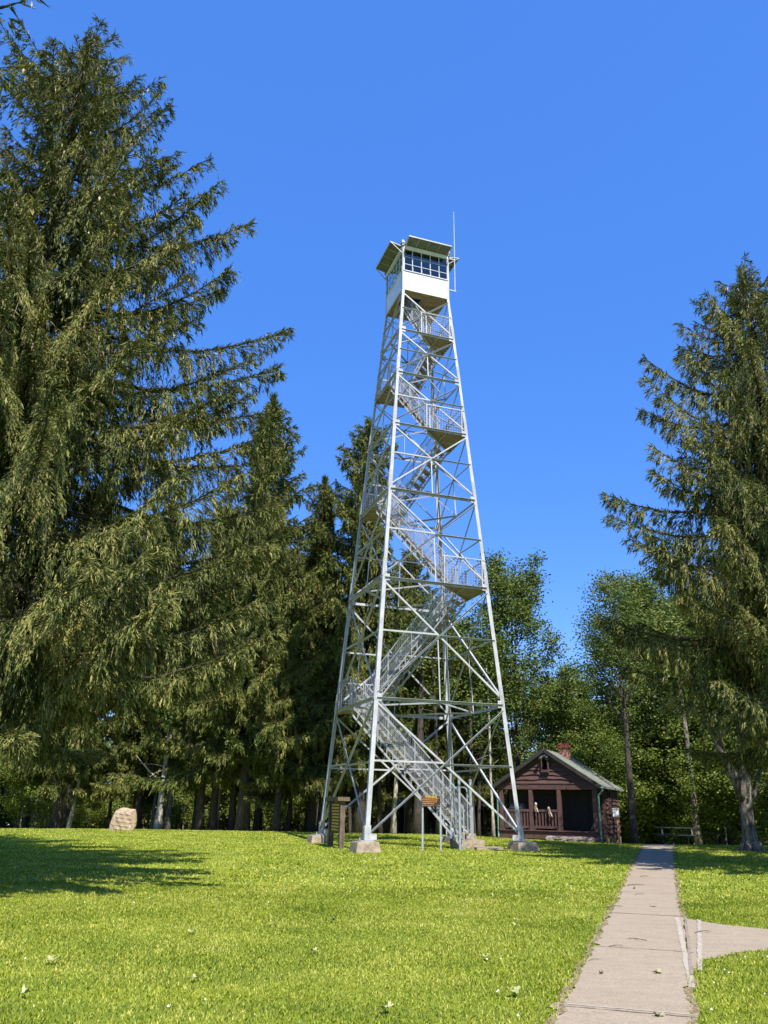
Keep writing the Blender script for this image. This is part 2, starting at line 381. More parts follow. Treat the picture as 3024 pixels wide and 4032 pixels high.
# clover heads scattered in the turf
mb = MB()
for i in range(150):
    y = random.uniform(5.5, 22); x = random.uniform(-.5, .5) * y * 1.1
    if i < 90: x = random.uniform(2.6, 6); y = random.uniform(6, 12)
    if on_path(np.array(x), np.array(y), -.1): continue
    r = random.uniform(.008, .013); z = gz1(x, y) + random.uniform(.03, .06)
    mb.add([(x - r, y, z), (x, y - r, z), (x + r, y, z), (x, y + r, z), (x, y, z + r * 1.5), (x, y, z - r * .8)], [(0, 1, 4), (1, 2, 4), (2, 3, 4), (3, 0, 4), (1, 0, 5), (2, 1, 5), (3, 2, 5), (0, 3, 5)])
o = mb.build('clover_blossoms', M['clover']); tag(o, kind='stuff')

# fallen leaves, twigs, cones
def leaf_shape(n=5, s=.07, curl=.4, m='fallen'):
    P = [(0, 0, 0)]; k = n * 4
    for i in range(k + 1):
        a = -2.4 + 4.8 * i / k; r = s * (.55 + .45 * abs(cos(a * 2.4))) * (1 + .15 * (i % 2)); P.append((r * cos(a), r * sin(a), curl * (r * sin(a)) ** 2 / s * .9 + .01 * ((i * 7) % 3) * .3))
    P[0] = (-.1 * s, 0, 0)
    F = [(0, i, i + 1) for i in range(1, k + 1)]
    P += [(x, y, z - .0015) for (x, y, z) in P]; q = k + 2
    F += [(0 + q, i + 1 + q, i + q) for i in range(1, k + 1)]
    return mesh_obj('fallen_leaf', P, F, M[m])
Lf = [leaf_shape(5, .058, .5), leaf_shape(4, .048, 1.2), leaf_shape(5, .045, .9, 'fallen_dark')]
spots = [(-3.3, 9.3, 0, 1.5), (-2.3, 11.2, 0, 1.2), (.1, 7.6, 0, 1.3), (-.7, 10.1, 0, 1), (1.25, 8.3, 0, 1.2), (2.35, 7.65, 0, 1), (2.9, 9.4, 0, 1.1), (-1.2, 13.5, 2, 1), (-.6, 12.4, 2, 1), (-2.6, 14.6, 0, 1), (.4, 14.2, 2, 1.1), (1.2, 9.9, 0, 1), (3.6, 7.9, 1, 1.4), (4.4, 9.6, 2, 1), (4.6, 14.8, 0, 1.2), (6.2, 15.8, 1, 1.1), (2.0, 15.5, 1, 1.0), (.2, 18.3, 2, 1.2), (-1.3, 19.8, 0, 1.2), (2.6, 20.5, 0, 1.1), (4.4, 23.5, 0, 1.3), (-4.5, 15.8, 1, 1.2), (-5.4, 12.1, 0, 1.1), (-4.2, 18.8, 0, 1.6), (3.2, 24.5, 0, 1.3), (5.5, 25.5, 0, 1.7), (-.1, 23.2, 0, 1.3), (6.6, 24.2, 1, 1.5), (1.9, 12.2, 1, 1), (3.1, 12.9, 2, .8), (2.3, 9.3, 2, .7), (6.4, 18.6, 0, 1.0), (-3.0, 7.9, 1, 1.1), (-1.7, 8.6, 0, .9), (5.1, 17.5, 1, .9)]
used = [0, 0, 0]
for (x, y, k, s) in spots:
    o = Lf[k] if not used[k] else Lf[k].copy()
    if used[k]: COL.objects.link(o)
    used[k] = 1
    o.location = (x, y, gz1(x, y) + (.018 if on_path(np.array(x), np.array(y)) else .05)); o.rotation_euler = (random.uniform(-.2, .2), random.uniform(-.2, .2), random.uniform(0, 6)); s *= .85; o.scale = (s, s, s)
    if k == 2: tag(o, 'small dark curled leaf lying on the lawn or path', 'leaf', 'dark fallen leaves')
    else: tag(o, 'pale dry fallen leaf lying on the lawn or path', 'leaf', 'pale fallen leaves')
first = None
for (x, y, a, s) in [(2.9, 10.9, .3, 1), (2.5, 12.0, 1.4, .8), (3.9, 14.6, .2, 1.5), (5.3, 18.1, .1, 1.8), (2.9, 13.2, 2.4, .9), (4.4, 12.1, .4, 1.4), (4.1, 10.4, .1, .8), (2.4, 10.0, .5, .8), (2.2, 12.6, .2, 1.0), (3.3, 11.4, 2.9, 1.2), (4.9, 16.5, .2, 1.0), (6.1, 20.1, .4, 1.2)]:
    if first is None:
        mb = MB(); pts = [(-.10, 0, 0), (-.03, .012, .008), (.04, -.004, .012), (.11, .02, .004)]
        mb.tube(pts, [.004, .004, .003, .002], 5); mb.tube([(-.02, .01, .008), (.03, .05, .008)], [.003, .0015], 5); mb.tube([(.04, 0, .01), (.08, -.035, .01)], [.003, .0015], 5)
        o = first = mb.build('fallen_twig', M['fallen_dark'])
    else: o = first.copy(); COL.objects.link(o)
    o.location = (x, y, gz1(x, y) + .02); o.rotation_euler = (0, 0, a); o.scale = (s, s, s)
    tag(o, 'small dark twig lying on the concrete path', 'twig', 'twigs on the path')

# ------------------------------------------------------------------ the tower
TX, TY, YAW = 1.2647, 29.6079, .3299
tower = empty('fire_lookout_tower', (TX, TY, 0), YAW)
tag(tower, 'tall white steel fire lookout tower with zigzag stairs and glazed cab on top', 'lookout tower')
A0, A7, H7 = 2.6862, 1.067, 21.27
def ah(z): return A7 if z >= H7 else A0 + (A7 - A0) * z / H7
LV = [0, 4.33, 8.5, 11.97, 14.79, 17.15, 19.24, 21.27]
MID = []
for i in range(7):
    a, b_ = ah(LV[i]), ah(LV[i + 1]); MID.append(LV[i] + (LV[i + 1] - LV[i]) * a / (a + b_))
ST = M['steel']
CORN = [(-1, -1), (1, -1), (1, 1), (-1, 1)]
FACES = [((-1, -1), (1, -1), (0, -1)), ((1, -1), (1, 1), (1, 0)), ((1, 1), (-1, 1), (0, 1)), ((-1, 1), (-1, -1), (-1, 0))]
def cp(c, z, off=0):
    a = ah(z) + off; return np.array([c[0] * a, c[1] * a, z])
for (sx, sy) in CORN:
    mb = MB()
    for (z0, z1, w) in ((.0, 8.9, .14), (8.9, 15.2, .125), (15.2, 21.27, .11), (21.27, 23.72, .10)):
        mb.ang(cp((sx, sy), z0), cp((sx, sy), z1), (-sx, 0, 0), (0, -sy, 0), w, .014)
    # splice plates + bolts
    for zz in (4.6, 8.9, 12.4, 15.2, 17.6, 19.6):
        for q, nn in (((-sx, 0, 0), (0, sy, 0)), ((0, -sy, 0), (sx, 0, 0))):
            qv = np.array(q, float); nv = np.array(nn, float)
            c = cp((sx, sy), zz) + qv * .065 + nv * .006
            dirv = cp((sx, sy), zz + 1) - cp((sx, sy), zz); dirv /= np.linalg.norm(dirv)
            mb.bar(c - dirv * .35, c + dirv * .35, .012, .10, up=qv)
            for k in range(-4, 5):
                for s2 in (-.025, .025):
                    pc = c + dirv * .07 * k + qv * s2 + nv * .012; mb.bar(pc, pc + nv * .012, .018, .018)
    # gussets at each level
    for z in LV[1:7]:
        for q, nn in (((-sx, 0, 0), (0, sy, 0)), ((0, -sy, 0), (sx, 0, 0))):
            qv = np.array(q, float); nv = np.array(nn, float); c = cp((sx, sy), z) + qv * .15 + nv * .003
            mb.box(c, np.abs(qv) * .22 + np.abs(nv) * .01 + np.array([0, 0, .24]))
    # foot: base plate, shoe angles, anchor bolts
    c = cp((sx, sy), 0); mb.box(c + np.array([-sx * .04, -sy * .04, -.012]), (.42, .42, .024))
    for q, nn in (((-sx, 0, 0), (0, sy, 0)), ((0, -sy, 0), (sx, 0, 0))):
        qv = np.array(q, float); nv = np.array(nn, float)
        mb.box(c + qv * .09 + nv * .008 + np.array([0, 0, .22]), np.abs(qv) * .20 + np.abs(nv) * .014 + np.array([0, 0, .42]))
        for k in range(5):
            for s2 in (.05, .11): pc = c + qv * s2 + nv * .015 + np.array([0, 0, .07 + k * .075]); mb.bar(pc, pc + nv * .014, .022, .022)
        mb.box(c + qv * .28 + nv * .002 + np.array([0, 0, .10]), np.abs(qv) * .20 + np.abs(nv) * .01 + np.array([0, 0, .16]))
    for (u, v) in ((.13, .13), (-.12, .13), (.13, -.12)):
        mb.tube([c + (-sx * u, -sy * v, 0), c + (-sx * u, -sy * v, .09)], .014, 6)
    mb.build('leg', ST, tower)
    # concrete pier
    h = ah(0); gx, gy = TX + sx * h * cos(YAW) - sy * h * sin(YAW), TY + sx * h * sin(YAW) + sy * h * cos(YAW)
    zb = gz1(gx, gy) - .15
    P = []; 
    for (zz, hw) in ((zb, .42), (-.075, .345), (-.026, .325)):
        for (ax, ay) in ((-1, -1), (1, -1), (1, 1), (-1, 1)): P.append((sx * h * .995 + ax * hw, sy * h * .995 + ay * hw, zz))
    F = [(0 + l * 4 + i, l * 4 + (i + 1) % 4, (l + 1) * 4 + (i + 1) % 4, (l + 1) * 4 + i) for l in range(2) for i in range(4)] + [(8, 9, 10, 11)]
    mesh_obj('footing', P, F, M['concrete'], tower)
# girts, braces, hangers
def shrink(a, b_, e): d = (b_ - a) / np.linalg.norm(b_ - a); return a + d * e, b_ - d * e
for fi, (ca, cb, nn) in enumerate(FACES):
    nv = np.array([nn[0], nn[1], 0.]); inw = -nv
    for i in range(1, 8):
        if i == 7: continue
        z = LV[i]; a, b_ = shrink(cp(ca, z) + inw * .012, cp(cb, z) + inw * .012, .08)
        MB().ang(a + inw * .02, b_ + inw * .02, -inw, (0, 0, -1), .095 if i < 4 else .078, .009).build('girt', ST, tower)
    for i in range(7):
        z = MID[i]; a, b_ = shrink(cp(ca, z) + inw * .012, cp(cb, z) + inw * .012, .05)
        g_ = MB(); w_ = .058 if i < 3 else .05; mm = (a + b_) / 2; fl_ = i in (0, 1, 2, 3, 4)
        if fl_: g_.ang(a, mm, inw, (0, 0, 1), w_, .007)
        else: g_.ang(a, mm, -inw, (0, 0, -1), w_, .007)
        g_.ang(mm, b_, -inw, (0, 0, -1), w_, .007); g_.build('girt', ST, tower)
    for i in range(7):
        z0, z1 = LV[i] + (.12 if i == 0 else .10), LV[i + 1] - .12
        w = .062 if i < 2 else .05
        for k, (c0, c1) in enumerate(((ca, cb), (cb, ca))):
            a, b_ = shrink(cp(c0, z0) + inw * (.016 + .02 * k), cp(c1, z1) + inw * (.016 + .02 * k), .10)
            d = b_ - a; side = np.cross(d, nv); side = side / np.linalg.norm(side)
            if side[2] < 0: side = -side
            (MB().ang(a, b_, side, inw, w, .007) if (k == 1 or i in (3,)) else MB().ang(a, b_, -side, nv, w, .007)).build('brace', ST, tower)
        if i >= 1:   # hanger from the crossing down to the girt below
            z = MID[i]; c = (cp(ca, z) + cp(cb, z)) / 2 + inw * .045; lo = (cp(ca, LV[i]) + cp(cb, LV[i])) / 2 + inw * .045
            tv = np.array([nv[1], nv[0], 0.])
            MB().ang(c, lo, tv, inw, .042, .006).build('hanger', ST, tower)
# interior horizontal diamond bracing at each level
for i in range(1, 7):
    z = LV[i] - .03; a = ah(z) - .05
    P = [(0, -a, z), (a, 0, z), (0, a, z), (-a, 0, z)]
    for k in range(4):
        MB().ang(P[k], P[(k + 1) % 4], (0, 0, -1), (-P[k][0] - P[(k + 1) % 4][0], -P[k][1] - P[(k + 1) % 4][1], 0), .055, .006).build('tie_bar', ST, tower)

# diagonal stair coordinates: u towards the near right leg, v across
S2 = sqrt(.5)
def W(u, v, z): return np.array([(u + v) * S2, (v - u) * S2, z])
UV, VV = np.array([S2, -S2, 0]), np.array([S2, S2, 0])
def wire_panel(mb, o, a, b_, na, nb, t=.006):
    """wires parallel to a (nb of them) and to b (na of them) over the parallelogram o,o+a,o+a+b,o+b"""
    o, a, b_ = map(lambda q: np.array(q, float), (o, a, b_)); n = np.cross(a, b_); n /= np.linalg.norm(n)
    for k in range(nb + 1): mb.bar(o + b_ * k / nb, o + b_ * k / nb + a, t, t * .8, up=n)
    for k in range(na + 1): mb.bar(o + a * k / na, o + a * k / na + b_, t, t * .8, up=n)
def sgn(i): return 1 if i % 2 == 0 else -1     # landing at level i: + = near right leg corner
def uh(i): return sgn(i) * (ah(LV[i]) * 2 ** .5 - 1.24)
NT = [18, 16, 14, 11, 9, 8, 7]
for i in range(7):
    vlo, vhi = (-.92, -.10) if i % 2 == 0 else (.10, .92)
    if i == 0: P0u, z0 = 2.12, -.03
    else: P0u, z0 = uh(i), LV[i]
    if i == 6: P0u, z0, vlo, vhi = .62, LV[6], -.70, .02; P1u, z1 = -.42, H7 - .02
    else: P1u, z1 = uh(i + 1), LV[i + 1]
    fl = MB(); up = np.array([0, 0, 1.])
    sc = 1 if i < 3 else .82
    for v in (vlo, vhi):
        a = W(P0u, v, z0 - .06); b_ = W(P1u, v, z1 - .06)
        fl.bar(a - up * .20 * sc, b_ - up * .20 * sc, .05, .055); fl.bar(a + up * .10, b_ + up * .10, .045, .045)
        n = NT[i]
        for k in range(n + 1):
            p_ = a + (b_ - a) * k / n; fl.bar(p_ - up * .19 * sc, p_ + up * .10, .035, .02, up=UV)
            if k < n:
                q_ = a + (b_ - a) * (k + 1) / n; fl.bar(np.array([p_[0], p_[1], q_[2] - .02]), q_ - up * .02, .035, .03)
    fo = fl.build('stair_flight', ST, tower)
    n = NT[i]
    for k in range(1, n):
        t = k / n; u = P0u + (P1u - P0u) * t; z = z0 + (z1 - z0) * t
        c = W(u, (vlo + vhi) / 2, z - .02)
        MB().box(c, (.22, abs(vhi - vlo) - .07, .04), np.stack([UV, VV, up], 1)).build('tread', M['plank'], fo)
    rl = MB(); ws = MB()
    L = np.linalg.norm(W(P1u, 0, z1) - W(P0u, 0, z0)); hr = 1.02 if i < 3 else .95
    for v in (vlo - .02, vhi + .02):
        a = W(P0u, v, z0); b_ = W(P1u, v, z1)
        rl.bar(a + up * hr, b_ + up * hr, .034, .034); rl.bar(a + up * .62, b_ + up * .62, .025, .025)
        m_ = max(2, int(round(L / 1.45)))
        for k in range(m_ + 1):
            p_ = a + (b_ - a) * k / m_; rl.bar(p_ - up * .12, p_ + up * hr, .045, .03, up=UV)
        wire_panel(ws, a + up * .10, b_ - a, up * (hr - .12), int(L / .12), 14, .0055)
    rl.build('handrail', ST, fo); ws.build('wire_mesh', M['galv_mesh'], fo)
# landings: triangular decks in the two opposite corners
for i in range(1, 7):
    s = sgn(i); z = LV[i]; a = ah(z) - .03; leg_ = 1.72 if i < 6 else 1.45
    c = np.array([s * a, -s * a, z]); e1 = c + np.array([-s * leg_, 0, 0]); e2 = c + np.array([0, s * leg_, 0])
    ld = MB(); ld.bar(e1 - (0, 0, .07), e2 - (0, 0, .07), .05, .10); ld.bar((e1 + c) / 2 - (0, 0, .05), (e1 + e2) / 2 - (0, 0, .05), .045, .05); ld.bar((e2 + c) / 2 - (0, 0, .05), (e1 + e2) / 2 - (0, 0, .05), .045, .05)
    lo_ = ld.build('landing', ST, tower)
    dk = MB(); n = 8
    for k in range(n):       # planks run across the corner, clipped to the triangle
        f0, f1 = (k + .03) / n, (k + .97) / n
        q = [c + (e1 - c) * f0, c + (e1 - c) * f1, c + (e2 - c) * f1, c + (e2 - c) * f0]
        V = [p_ + (0, 0, -.035) for p_ in q] + [p_ + (0, 0, .005) for p_ in q]
        dk.add(V, [(3, 2, 1, 0), (4, 5, 6, 7), (0, 1, 5, 4), (1, 2, 6, 5), (2, 3, 7, 6), (3, 0, 4, 7)])
    dk.build('decking', M['plank'], lo_)
    rl = MB(); ws = MB(); hh = 1.05
    for (p0, p1) in ((c, e1), (c, e2)):
        q0, q1 = np.array(p0), np.array(p1); inn = (c * -1); inn[2] = 0; inn = inn / np.linalg.norm(inn) * .07; q0 = q0 + inn; q1 = q1 + inn
        rl.bar(q0 + (0, 0, hh), q1 + (0, 0, hh), .04, .04)
        for f in (.08, .95): p_ = q0 + (q1 - q0) * f; rl.bar(p_, p_ + (0, 0, hh), .045, .045, up=(1, 0, 0))
        wire_panel(ws, q0 + (0, 0, .08), (q1 - q0), (0, 0, hh - .1), 16, 9, .0055)
    rl.build('handrail', ST, lo_); ws.build('wire_mesh', M['galv_mesh'], lo_)

# cab
ZF, ZS, ZH, ZT = H7, 22.22, 23.32, 23.50
cab = MB()
t = .02; a = A7
# floor with joists (hatch gap left over the last flight)
e_ = a - .035; cab.box((0, (.06 + e_) / 2, ZF + .02), (2 * e_, e_ - .06, .04)); cab.box((0, (-.62 - e_) / 2, ZF + .02), (2 * e_, e_ - .62, .04)); cab.box((( -.05 + e_) / 2, -.28, ZF + .02), (e_ + .05, .68, .04)); cab.box(((-.85 - e_) / 2, -.28, ZF + .02), (e_ - .85, .68, .04))
for x in (-.75, -.25, .25, .75): cab.box((x, .35, ZF - .06), (.05, 1.35, .12))
co = cab.build('cab', M['plank'], tower)
for (ca, cb, nn) in FACES:
    nv = np.array([nn[0], nn[1], 0.]); tv = np.array([-nn[1], nn[0], 0.]); L = 2 * a - .10
    Rm = np.stack([tv, nv, (0, 0, 1)], 1)
    w = MB(); w.box(nv * (a - .018) + (0, 0, (ZF + ZS) / 2), (L, .016, ZS - ZF), Rm)
    w.box(nv * (a - .002) + (0, 0, ZF + .04), (L, .012, .06), Rm)
    w.box(nv * (a + .004) + (0, 0, ZS + .012), (L, .05, .03), Rm)
    w.build('wall_panel', M['sheet'], co)
    MB().box(nv * (a - .01) + (0, 0, (ZH + ZT) / 2), (L, .05, ZT - ZH), Rm).build('header', M['sheet'], co)
    f = MB(); n = 5
    for k in range(n + 1):
        x = -L / 2 + L * k / n; f.box(nv * (a - .03) + tv * x + (0, 0, (ZS + ZH) / 2), (.032 if k not in (0, n) else .05, .03, ZH - ZS), Rm)
    for q in (1, 2): f.box(nv * (a - .031) + (0, 0, ZS + (ZH - ZS) * q / 3), (L, .024, .024), Rm)
    fo = f.build('window', M['muntin'], co)
    for k in range(n + 1): MB().box(nv * (a + .008) + tv * (-L / 2 + L * k / n) + (0, 0, ZS + .13), (.04, .02, .2), Rm).build('bracket', ST, co)
    g_ = MB(); g_.box(nv * (a - .034) + (0, 0, (ZS + ZH) / 2), (L - .02, .005, ZH - ZS - .02), Rm); g_.build('window_glass', M['glass'], co)
    # shutter propped open above the windows
    hz = ZT + .0; tilt = .10; dd = .52
    P = []
    for (x, q, dz) in ((-L / 2 + .04, .03, 0), (L / 2 - .04, .03, 0), (L / 2 - .04, dd, tilt), (-L / 2 + .04, dd, tilt)):
        b0 = nv * (a + q) + tv * x + (0, 0, hz + dz); P.append(b0)
    P += [p_ + np.array([0, 0, .015]) for p_ in P]
    sh = MB(); sh.add(P, [(3, 2, 1, 0), (4, 5, 6, 7), (0, 1, 5, 4), (1, 2, 6, 5), (2, 3, 7, 6), (3, 0, 4, 7)])
    so = sh.build('shutter', M['shutter'], co)
    r = MB(); r.bar(P[3], P[2], .03, .055); r.bar(P[0], P[3], .02, .035); r.bar(P[1], P[2], .02, .035)
    for k in (1, 2, 3):
        x = k / 4; r.bar(P[0] + (P[1] - P[0]) * x - (0, 0, .012), P[3] + (P[2] - P[3]) * x - (0, 0, .012), .018, .02)
    for s in (0, 1):
        tip = P[3 - s] - (0, 0, .01); base = nv * (a + .01) + tv * ((-L / 2 + .0) if s == 0 else (L / 2)) + (0, 0, hz - .36); r.bar(base, tip, .028, .028)
    r.build('shutter_frame', ST, co)
rf = MB(); e = a + .06
P = [(-e, -e, ZT + .12), (e, -e, ZT + .12), (e, e, ZT + .12), (-e, e, ZT + .12), (0, 0, ZT + .85)]
rf.add(P, [(0, 1, 4), (1, 2, 4), (2, 3, 4), (3, 0, 4)]); rf.box((0, 0, ZT + .06), (2 * e, 2 * e, .12))
rf.build('roof', simple('roof_metal', (.05, .05, .05), (.12, .12, .12), 5, .6, .2, 0), co)
cl = MB(); cl.box((0, 0, ZH + .1), (2 * a - .1, 2 * a - .1, .04)); cl.build('ceiling', M['cabin_in'], co)
for (sx, sy) in CORN:
    mb = MB(); mb.box((sx * (a + .005), sy * (a + .005), ZT + .1), (.10, .10, .26)); mb.build('corner_cap', ST, co)
# antenna on the right hand face of the cab
an = MB(); ax, ay = a + .30, -a + .06
an.tube([(ax, ay, 21.78), (ax, ay, 24.2), (ax, ay, 25.95)], [.024, .022, .012], 8); an.tube([(ax, ay, 25.93), (ax, ay, 25.99)], .02, 8)
for z in (21.8, 23.42): an.bar((a, ay, z), (ax + .04, ay, z), .04, .05)
an.build('antenna', ST, tower)

# ------------------------------------------------------------------ stair base, gate, signs
def grp_z(x, y): return gz1(x, y)
R_ = lambda a_: np.array([[cos(a_), -sin(a_), 0], [sin(a_), cos(a_), 0], [0, 0, 1]])
def rough_block(name, c, d, rz, m, wob=.012, seed=1, parent=None):
    r = np.random.default_rng(seed); nx_, ny_, nz_ = 8, 8, 4
    mb = MB(); import itertools
    def face(o, a_, b_, na, nb):
        P = []; 
        for i in range(na + 1):
            for j_ in range(nb + 1): P.append(o + a_ * i / na + b_ * j_ / nb)
        mb.add(P, [(i * (nb + 1) + j_, (i + 1) * (nb + 1) + j_, (i + 1) * (nb + 1) + j_ + 1, i * (nb + 1) + j_ + 1) for i in range(na) for j_ in range(nb)])
    h = np.array(d) / 2; ex, ey, ez = np.array([2 * h[0], 0, 0]), np.array([0, 2 * h[1], 0]), np.array([0, 0, 2 * h[2]])
    o = -h
    face(o + ez, ex, ey, 8, 8); face(o, ex, ez, 8, 4); face(o + ey, ez, ex, 4, 8); face(o, ez, ey, 4, 8); face(o + ex, ey, ez, 8, 4)
    V = np.array(mb.v)
    key = np.round(V, 4); off = {}
    for i, k in enumerate(map(tuple, key)):
        if k not in off: off[k] = r.normal(0, wob, 3)
        V[i] += off[k]
    V = V @ R_(rz).T + np.array(c)
    return mesh_obj(name, V, mb.f, m, parent)
z = gz1(2.95, 28.6)
rough_block('entry_step_block', (2.93, 28.55, (z - .1 + .0) / 2), (.92, .95, .0 - z + .1), YAW - .15, M['concrete'], .008, 3)
tag(bpy.data.objects['entry_step_block'], 'large square concrete step block in front of the tower stairs', 'step')
rough_block('stair_pad', (3.0, 29.35, (gz1(3, 29.3) - .1 + .16) / 2), (.5, .42, .16 - gz1(3, 29.3) + .1), YAW - .15, M['concrete'], .008, 4)
tag(bpy.data.objects['stair_pad'], 'small raised concrete pad under the lowest stair tread', 'step')
rough_block('low_slab', (3.55, 28.0, gz1(3.5, 28) + .015), (.85, .55, .13), .1, M['concrete'], .006, 5)
tag(bpy.data.objects['low_slab'], 'thin flat concrete slab on the grass beside the step block', 'slab')

gate = empty('stair_gate', (2.6, 27.6, 0)); tag(gate, 'open galvanized pipe gate with two posts at the foot of the tower stairs', 'gate')
def gp(x, y, z): return (x - 2.6, y - 27.6, z)
for (x, y, top, r) in ((2.60, 27.6, 1.88, .042), (3.17, 29.5, 1.86, .05)):
    zb = gz1(x, y) - .1
    o = MB().tube([gp(x, y, zb), gp(x, y, top)], r, 12).tube([gp(x, y, top), gp(x, y, top + .05)], r * 1.2, 12).build('gate_post', M['galv'], gate, False)
mb = MB()
x0, y0, x1, y1 = 2.2, 30.6, 3.06, 29.55
mb.tube([gp(x0, y0, .05), gp(x0, y0, 1.5), gp(x0 + .04, y0 - .05, 1.6), gp(x0 + .12, y0 - .13, 1.65), gp(x1 - .1, y1 + .1, 1.65), gp(x1 - .03, y1 + .02, 1.61), gp(x1, y1, 1.5), gp(x1, y1, -.0)], .026, 8)
mb.tube([gp(x0, y0, .05), gp(x1, y1, 0.0)], .02, 8)
fo = mb.build('gate_frame', M['galv'], gate)
mb = MB()
for z in (.25, 1.35): mb.bar(gp(3.05, 29.55, z), gp(3.18, 29.5, z), .05, .05)
mb.build('gate_hinge', M['galv'], gate)
mb = MB(); mb.bar((0, .03, -.22), (0, .03, .22), .02, .02)

def text_obj(body, size, loc, rz, m, parent, extr=.002, ax='CENTER', sx=1):
    cu = bpy.data.curves.new('lettering', 'FONT'); cu.body = body; cu.size = size; cu.extrude = extr; cu.align_x = ax; cu.align_y = 'CENTER'; cu.offset = size * .02
    o = bpy.data.objects.new('lettering', cu); COL.objects.link(o); o.data.materials.append(m)
    o.rotation_euler = (radians(90), 0, rz); o.location = loc; o.scale = (sx, 1, 1)
    me = bpy.data.meshes.new_from_object(o); o2 = bpy.data.objects.new('lettering', me); COL.objects.link(o2); o2.rotation_euler = o.rotation_euler; o2.location = loc; o2.scale = (sx, 1, 1); o2.parent = parent
    bpy.data.objects.remove(o); return o2
sg = empty('warning_sign', (1.645, 27.0, 0), 0); tag(sg, 'brown warning sign with orange lettering on two thin metal posts', 'sign')
zb = gz1(1.6, 27) - .1
for x in (-.265, .3):
    mb = MB(); mb.ang((x - .022, .02, zb), (x - .022, .02, 1.1), (1, 0, 0), (0, 1, 0), .048, .008); mb.bar((x + .022, .03, zb), (x + .022, .03, 1.1), .008, .02); mb.build('post', M['galv'], sg)
bd = MB().box((0, 0, 1.155), (.60, .025, .33)).build('sign_board', M['board_brown'], sg)
fr = MB()
fr.box((0, -.013, 1.243), (.52, .003, .007), mi=0); fr.box((-.09, -.013, 1.035), (.34, .003, .006)); fr.box((.225, -.013, 1.035), (.09, .003, .006))
fr.build('border_line', M['orange'], bd)
for x in (-.26, .26):
    for zz in (1.285, 1.025): MB().tube([(x, -.012, zz), (x, -.02, zz)], .012, 10).build('bolt', M['galv'], sg)
text_obj('WARNING', .078, (0, -.0145, 1.284), 0, M['yellow'], bd)
for k, s in enumerate(('No more than 4 persons on tower at one time.', 'All persons climbing tower do so at own risk.', 'No objects to be thrown from tower.')):
    t_ = text_obj(s, .040, (-.27, -.0145, 1.196 - .055 * k), 0, M['orange'], bd, ax='LEFT', sx=.62)

ks = empty('wooden_kiosk', (-1.385, 28.3, 0), radians(107)); tag(ks, 'weathered brown wooden sign kiosk with yellow routed panel beside the tower leg', 'kiosk')
# local x runs from the near post (-) to the far post (+)
zb = gz1(-1.35, 28.3) - .1
for x in (-.72, .72):
    MB().box((x, 0, (zb + 1.12) / 2), (.15, .16, 1.12 - zb)).build('post', M['brown_wood'], ks)
MB().box((.0, 0, 1.18), (1.8, .40, .12)).build('roof', M['brown_wood'], ks)
pn = MB().box((0, .02, .60), (1.29, .05, .92)).build('panel', M['board_brown'], ks)
for k in range(9):
    mb = MB(); zz = 1.0 - k * .095
    x = -.48 if k % 2 else -.45
    while x < .42:
        wd = random.uniform(.05, .16); mb.box((x + wd / 2, .046, zz), (wd, .004, .05)); mb.box((x + wd / 2, -.006, zz), (wd, .004, .05)); x += wd + .035
    mb.build('routed_line', M['yellow'], pn)

# ------------------------------------------------------------------ monument stone
def superrock():
    outline = [(-.62, 0), (-.60, .25), (-.50, .62), (-.40, .84), (-.15, .97), (.0, .98), (.25, .94), (.5, .92), (.58, .72), (.62, .45), (.61, .2), (.55, 0), (.5, -.15), (-.6, -.15)]
    r = np.random.default_rng(7); V = []; K = 64; rings = 9
    ol = np.array(outline); ol = np.vstack([ol, ol[:1]]); seg = np.linalg.norm(np.diff(ol, axis=0), axis=1); cs = np.concatenate([[0], np.cumsum(seg)])
    q = np.linspace(0, cs[-1], K, endpoint=False); ox = np.interp(q, cs, ol[:, 0]); oz = np.interp(q, cs, ol[:, 1])
    for i in range(rings):
        f = i / (rings - 1); y = -.2 + .4 * f; s = (1 - (2 * f - 1) ** 4 * .28)
        for k in range(K): 
            n = .014 * sin(k * 1.7 + i * 2.1) + r.normal(0, .008)
            V.append((ox[k] * s * (1 + n), y + n * .5, (oz[k] - .4) * s * (1 + n) + .4))
    F = [(i * K + k, i * K + (k + 1) % K, (i + 1) * K + (k + 1) % K, (i + 1) * K + k) for i in range(rings - 1) for k in range(K)]
    for i, base in ((0, 0), (rings - 1, (rings - 1) * K)):
        prev = base; sg_ = -1 if i == 0 else 1
        for rr in (.93, .84, .74, .63, .5, .37, .22):
            m0 = len(V)
            for k in range(K):
                v = V[base + k]; xx, zz_ = v[0] * rr, (v[2] - .4) * rr + .4
                bmp_ = .022 * sin(xx * 9 + 1) * sin(zz_ * 8) + .015 * sin(xx * 21 + zz_ * 13) + .010 * sin(zz_ * 37 + xx * 5) + r.normal(0, .003)
                V.append((xx, sg_ * (.2 + .05 * (1 - rr) ** .5 + bmp_), zz_))
            for k in range(K):
                k2 = (k + 1) % K
                F.append((prev + k2, prev + k, m0 + k, m0 + k2) if i == 0 else (prev + k, prev + k2, m0 + k2, m0 + k))
            prev = m0
        ci = len(V); V.append((0, sg_ * .25, .4))
        for k in range(K): F.append((prev + (k + 1) % K, prev + k, ci) if i == 0 else (prev + k, prev + (k + 1) % K, ci))
    return mesh_obj('monument_stone', V, F, M['rock'], None, False)
o = superrock(); o.location = (-11.25, 38.0, gz1(-11.25, 38)); o.rotation_euler = (0, 0, .15); o.scale = (.92, .92, .96)
tag(o, 'upright rounded brown monument boulder standing on the lawn crest', 'boulder')

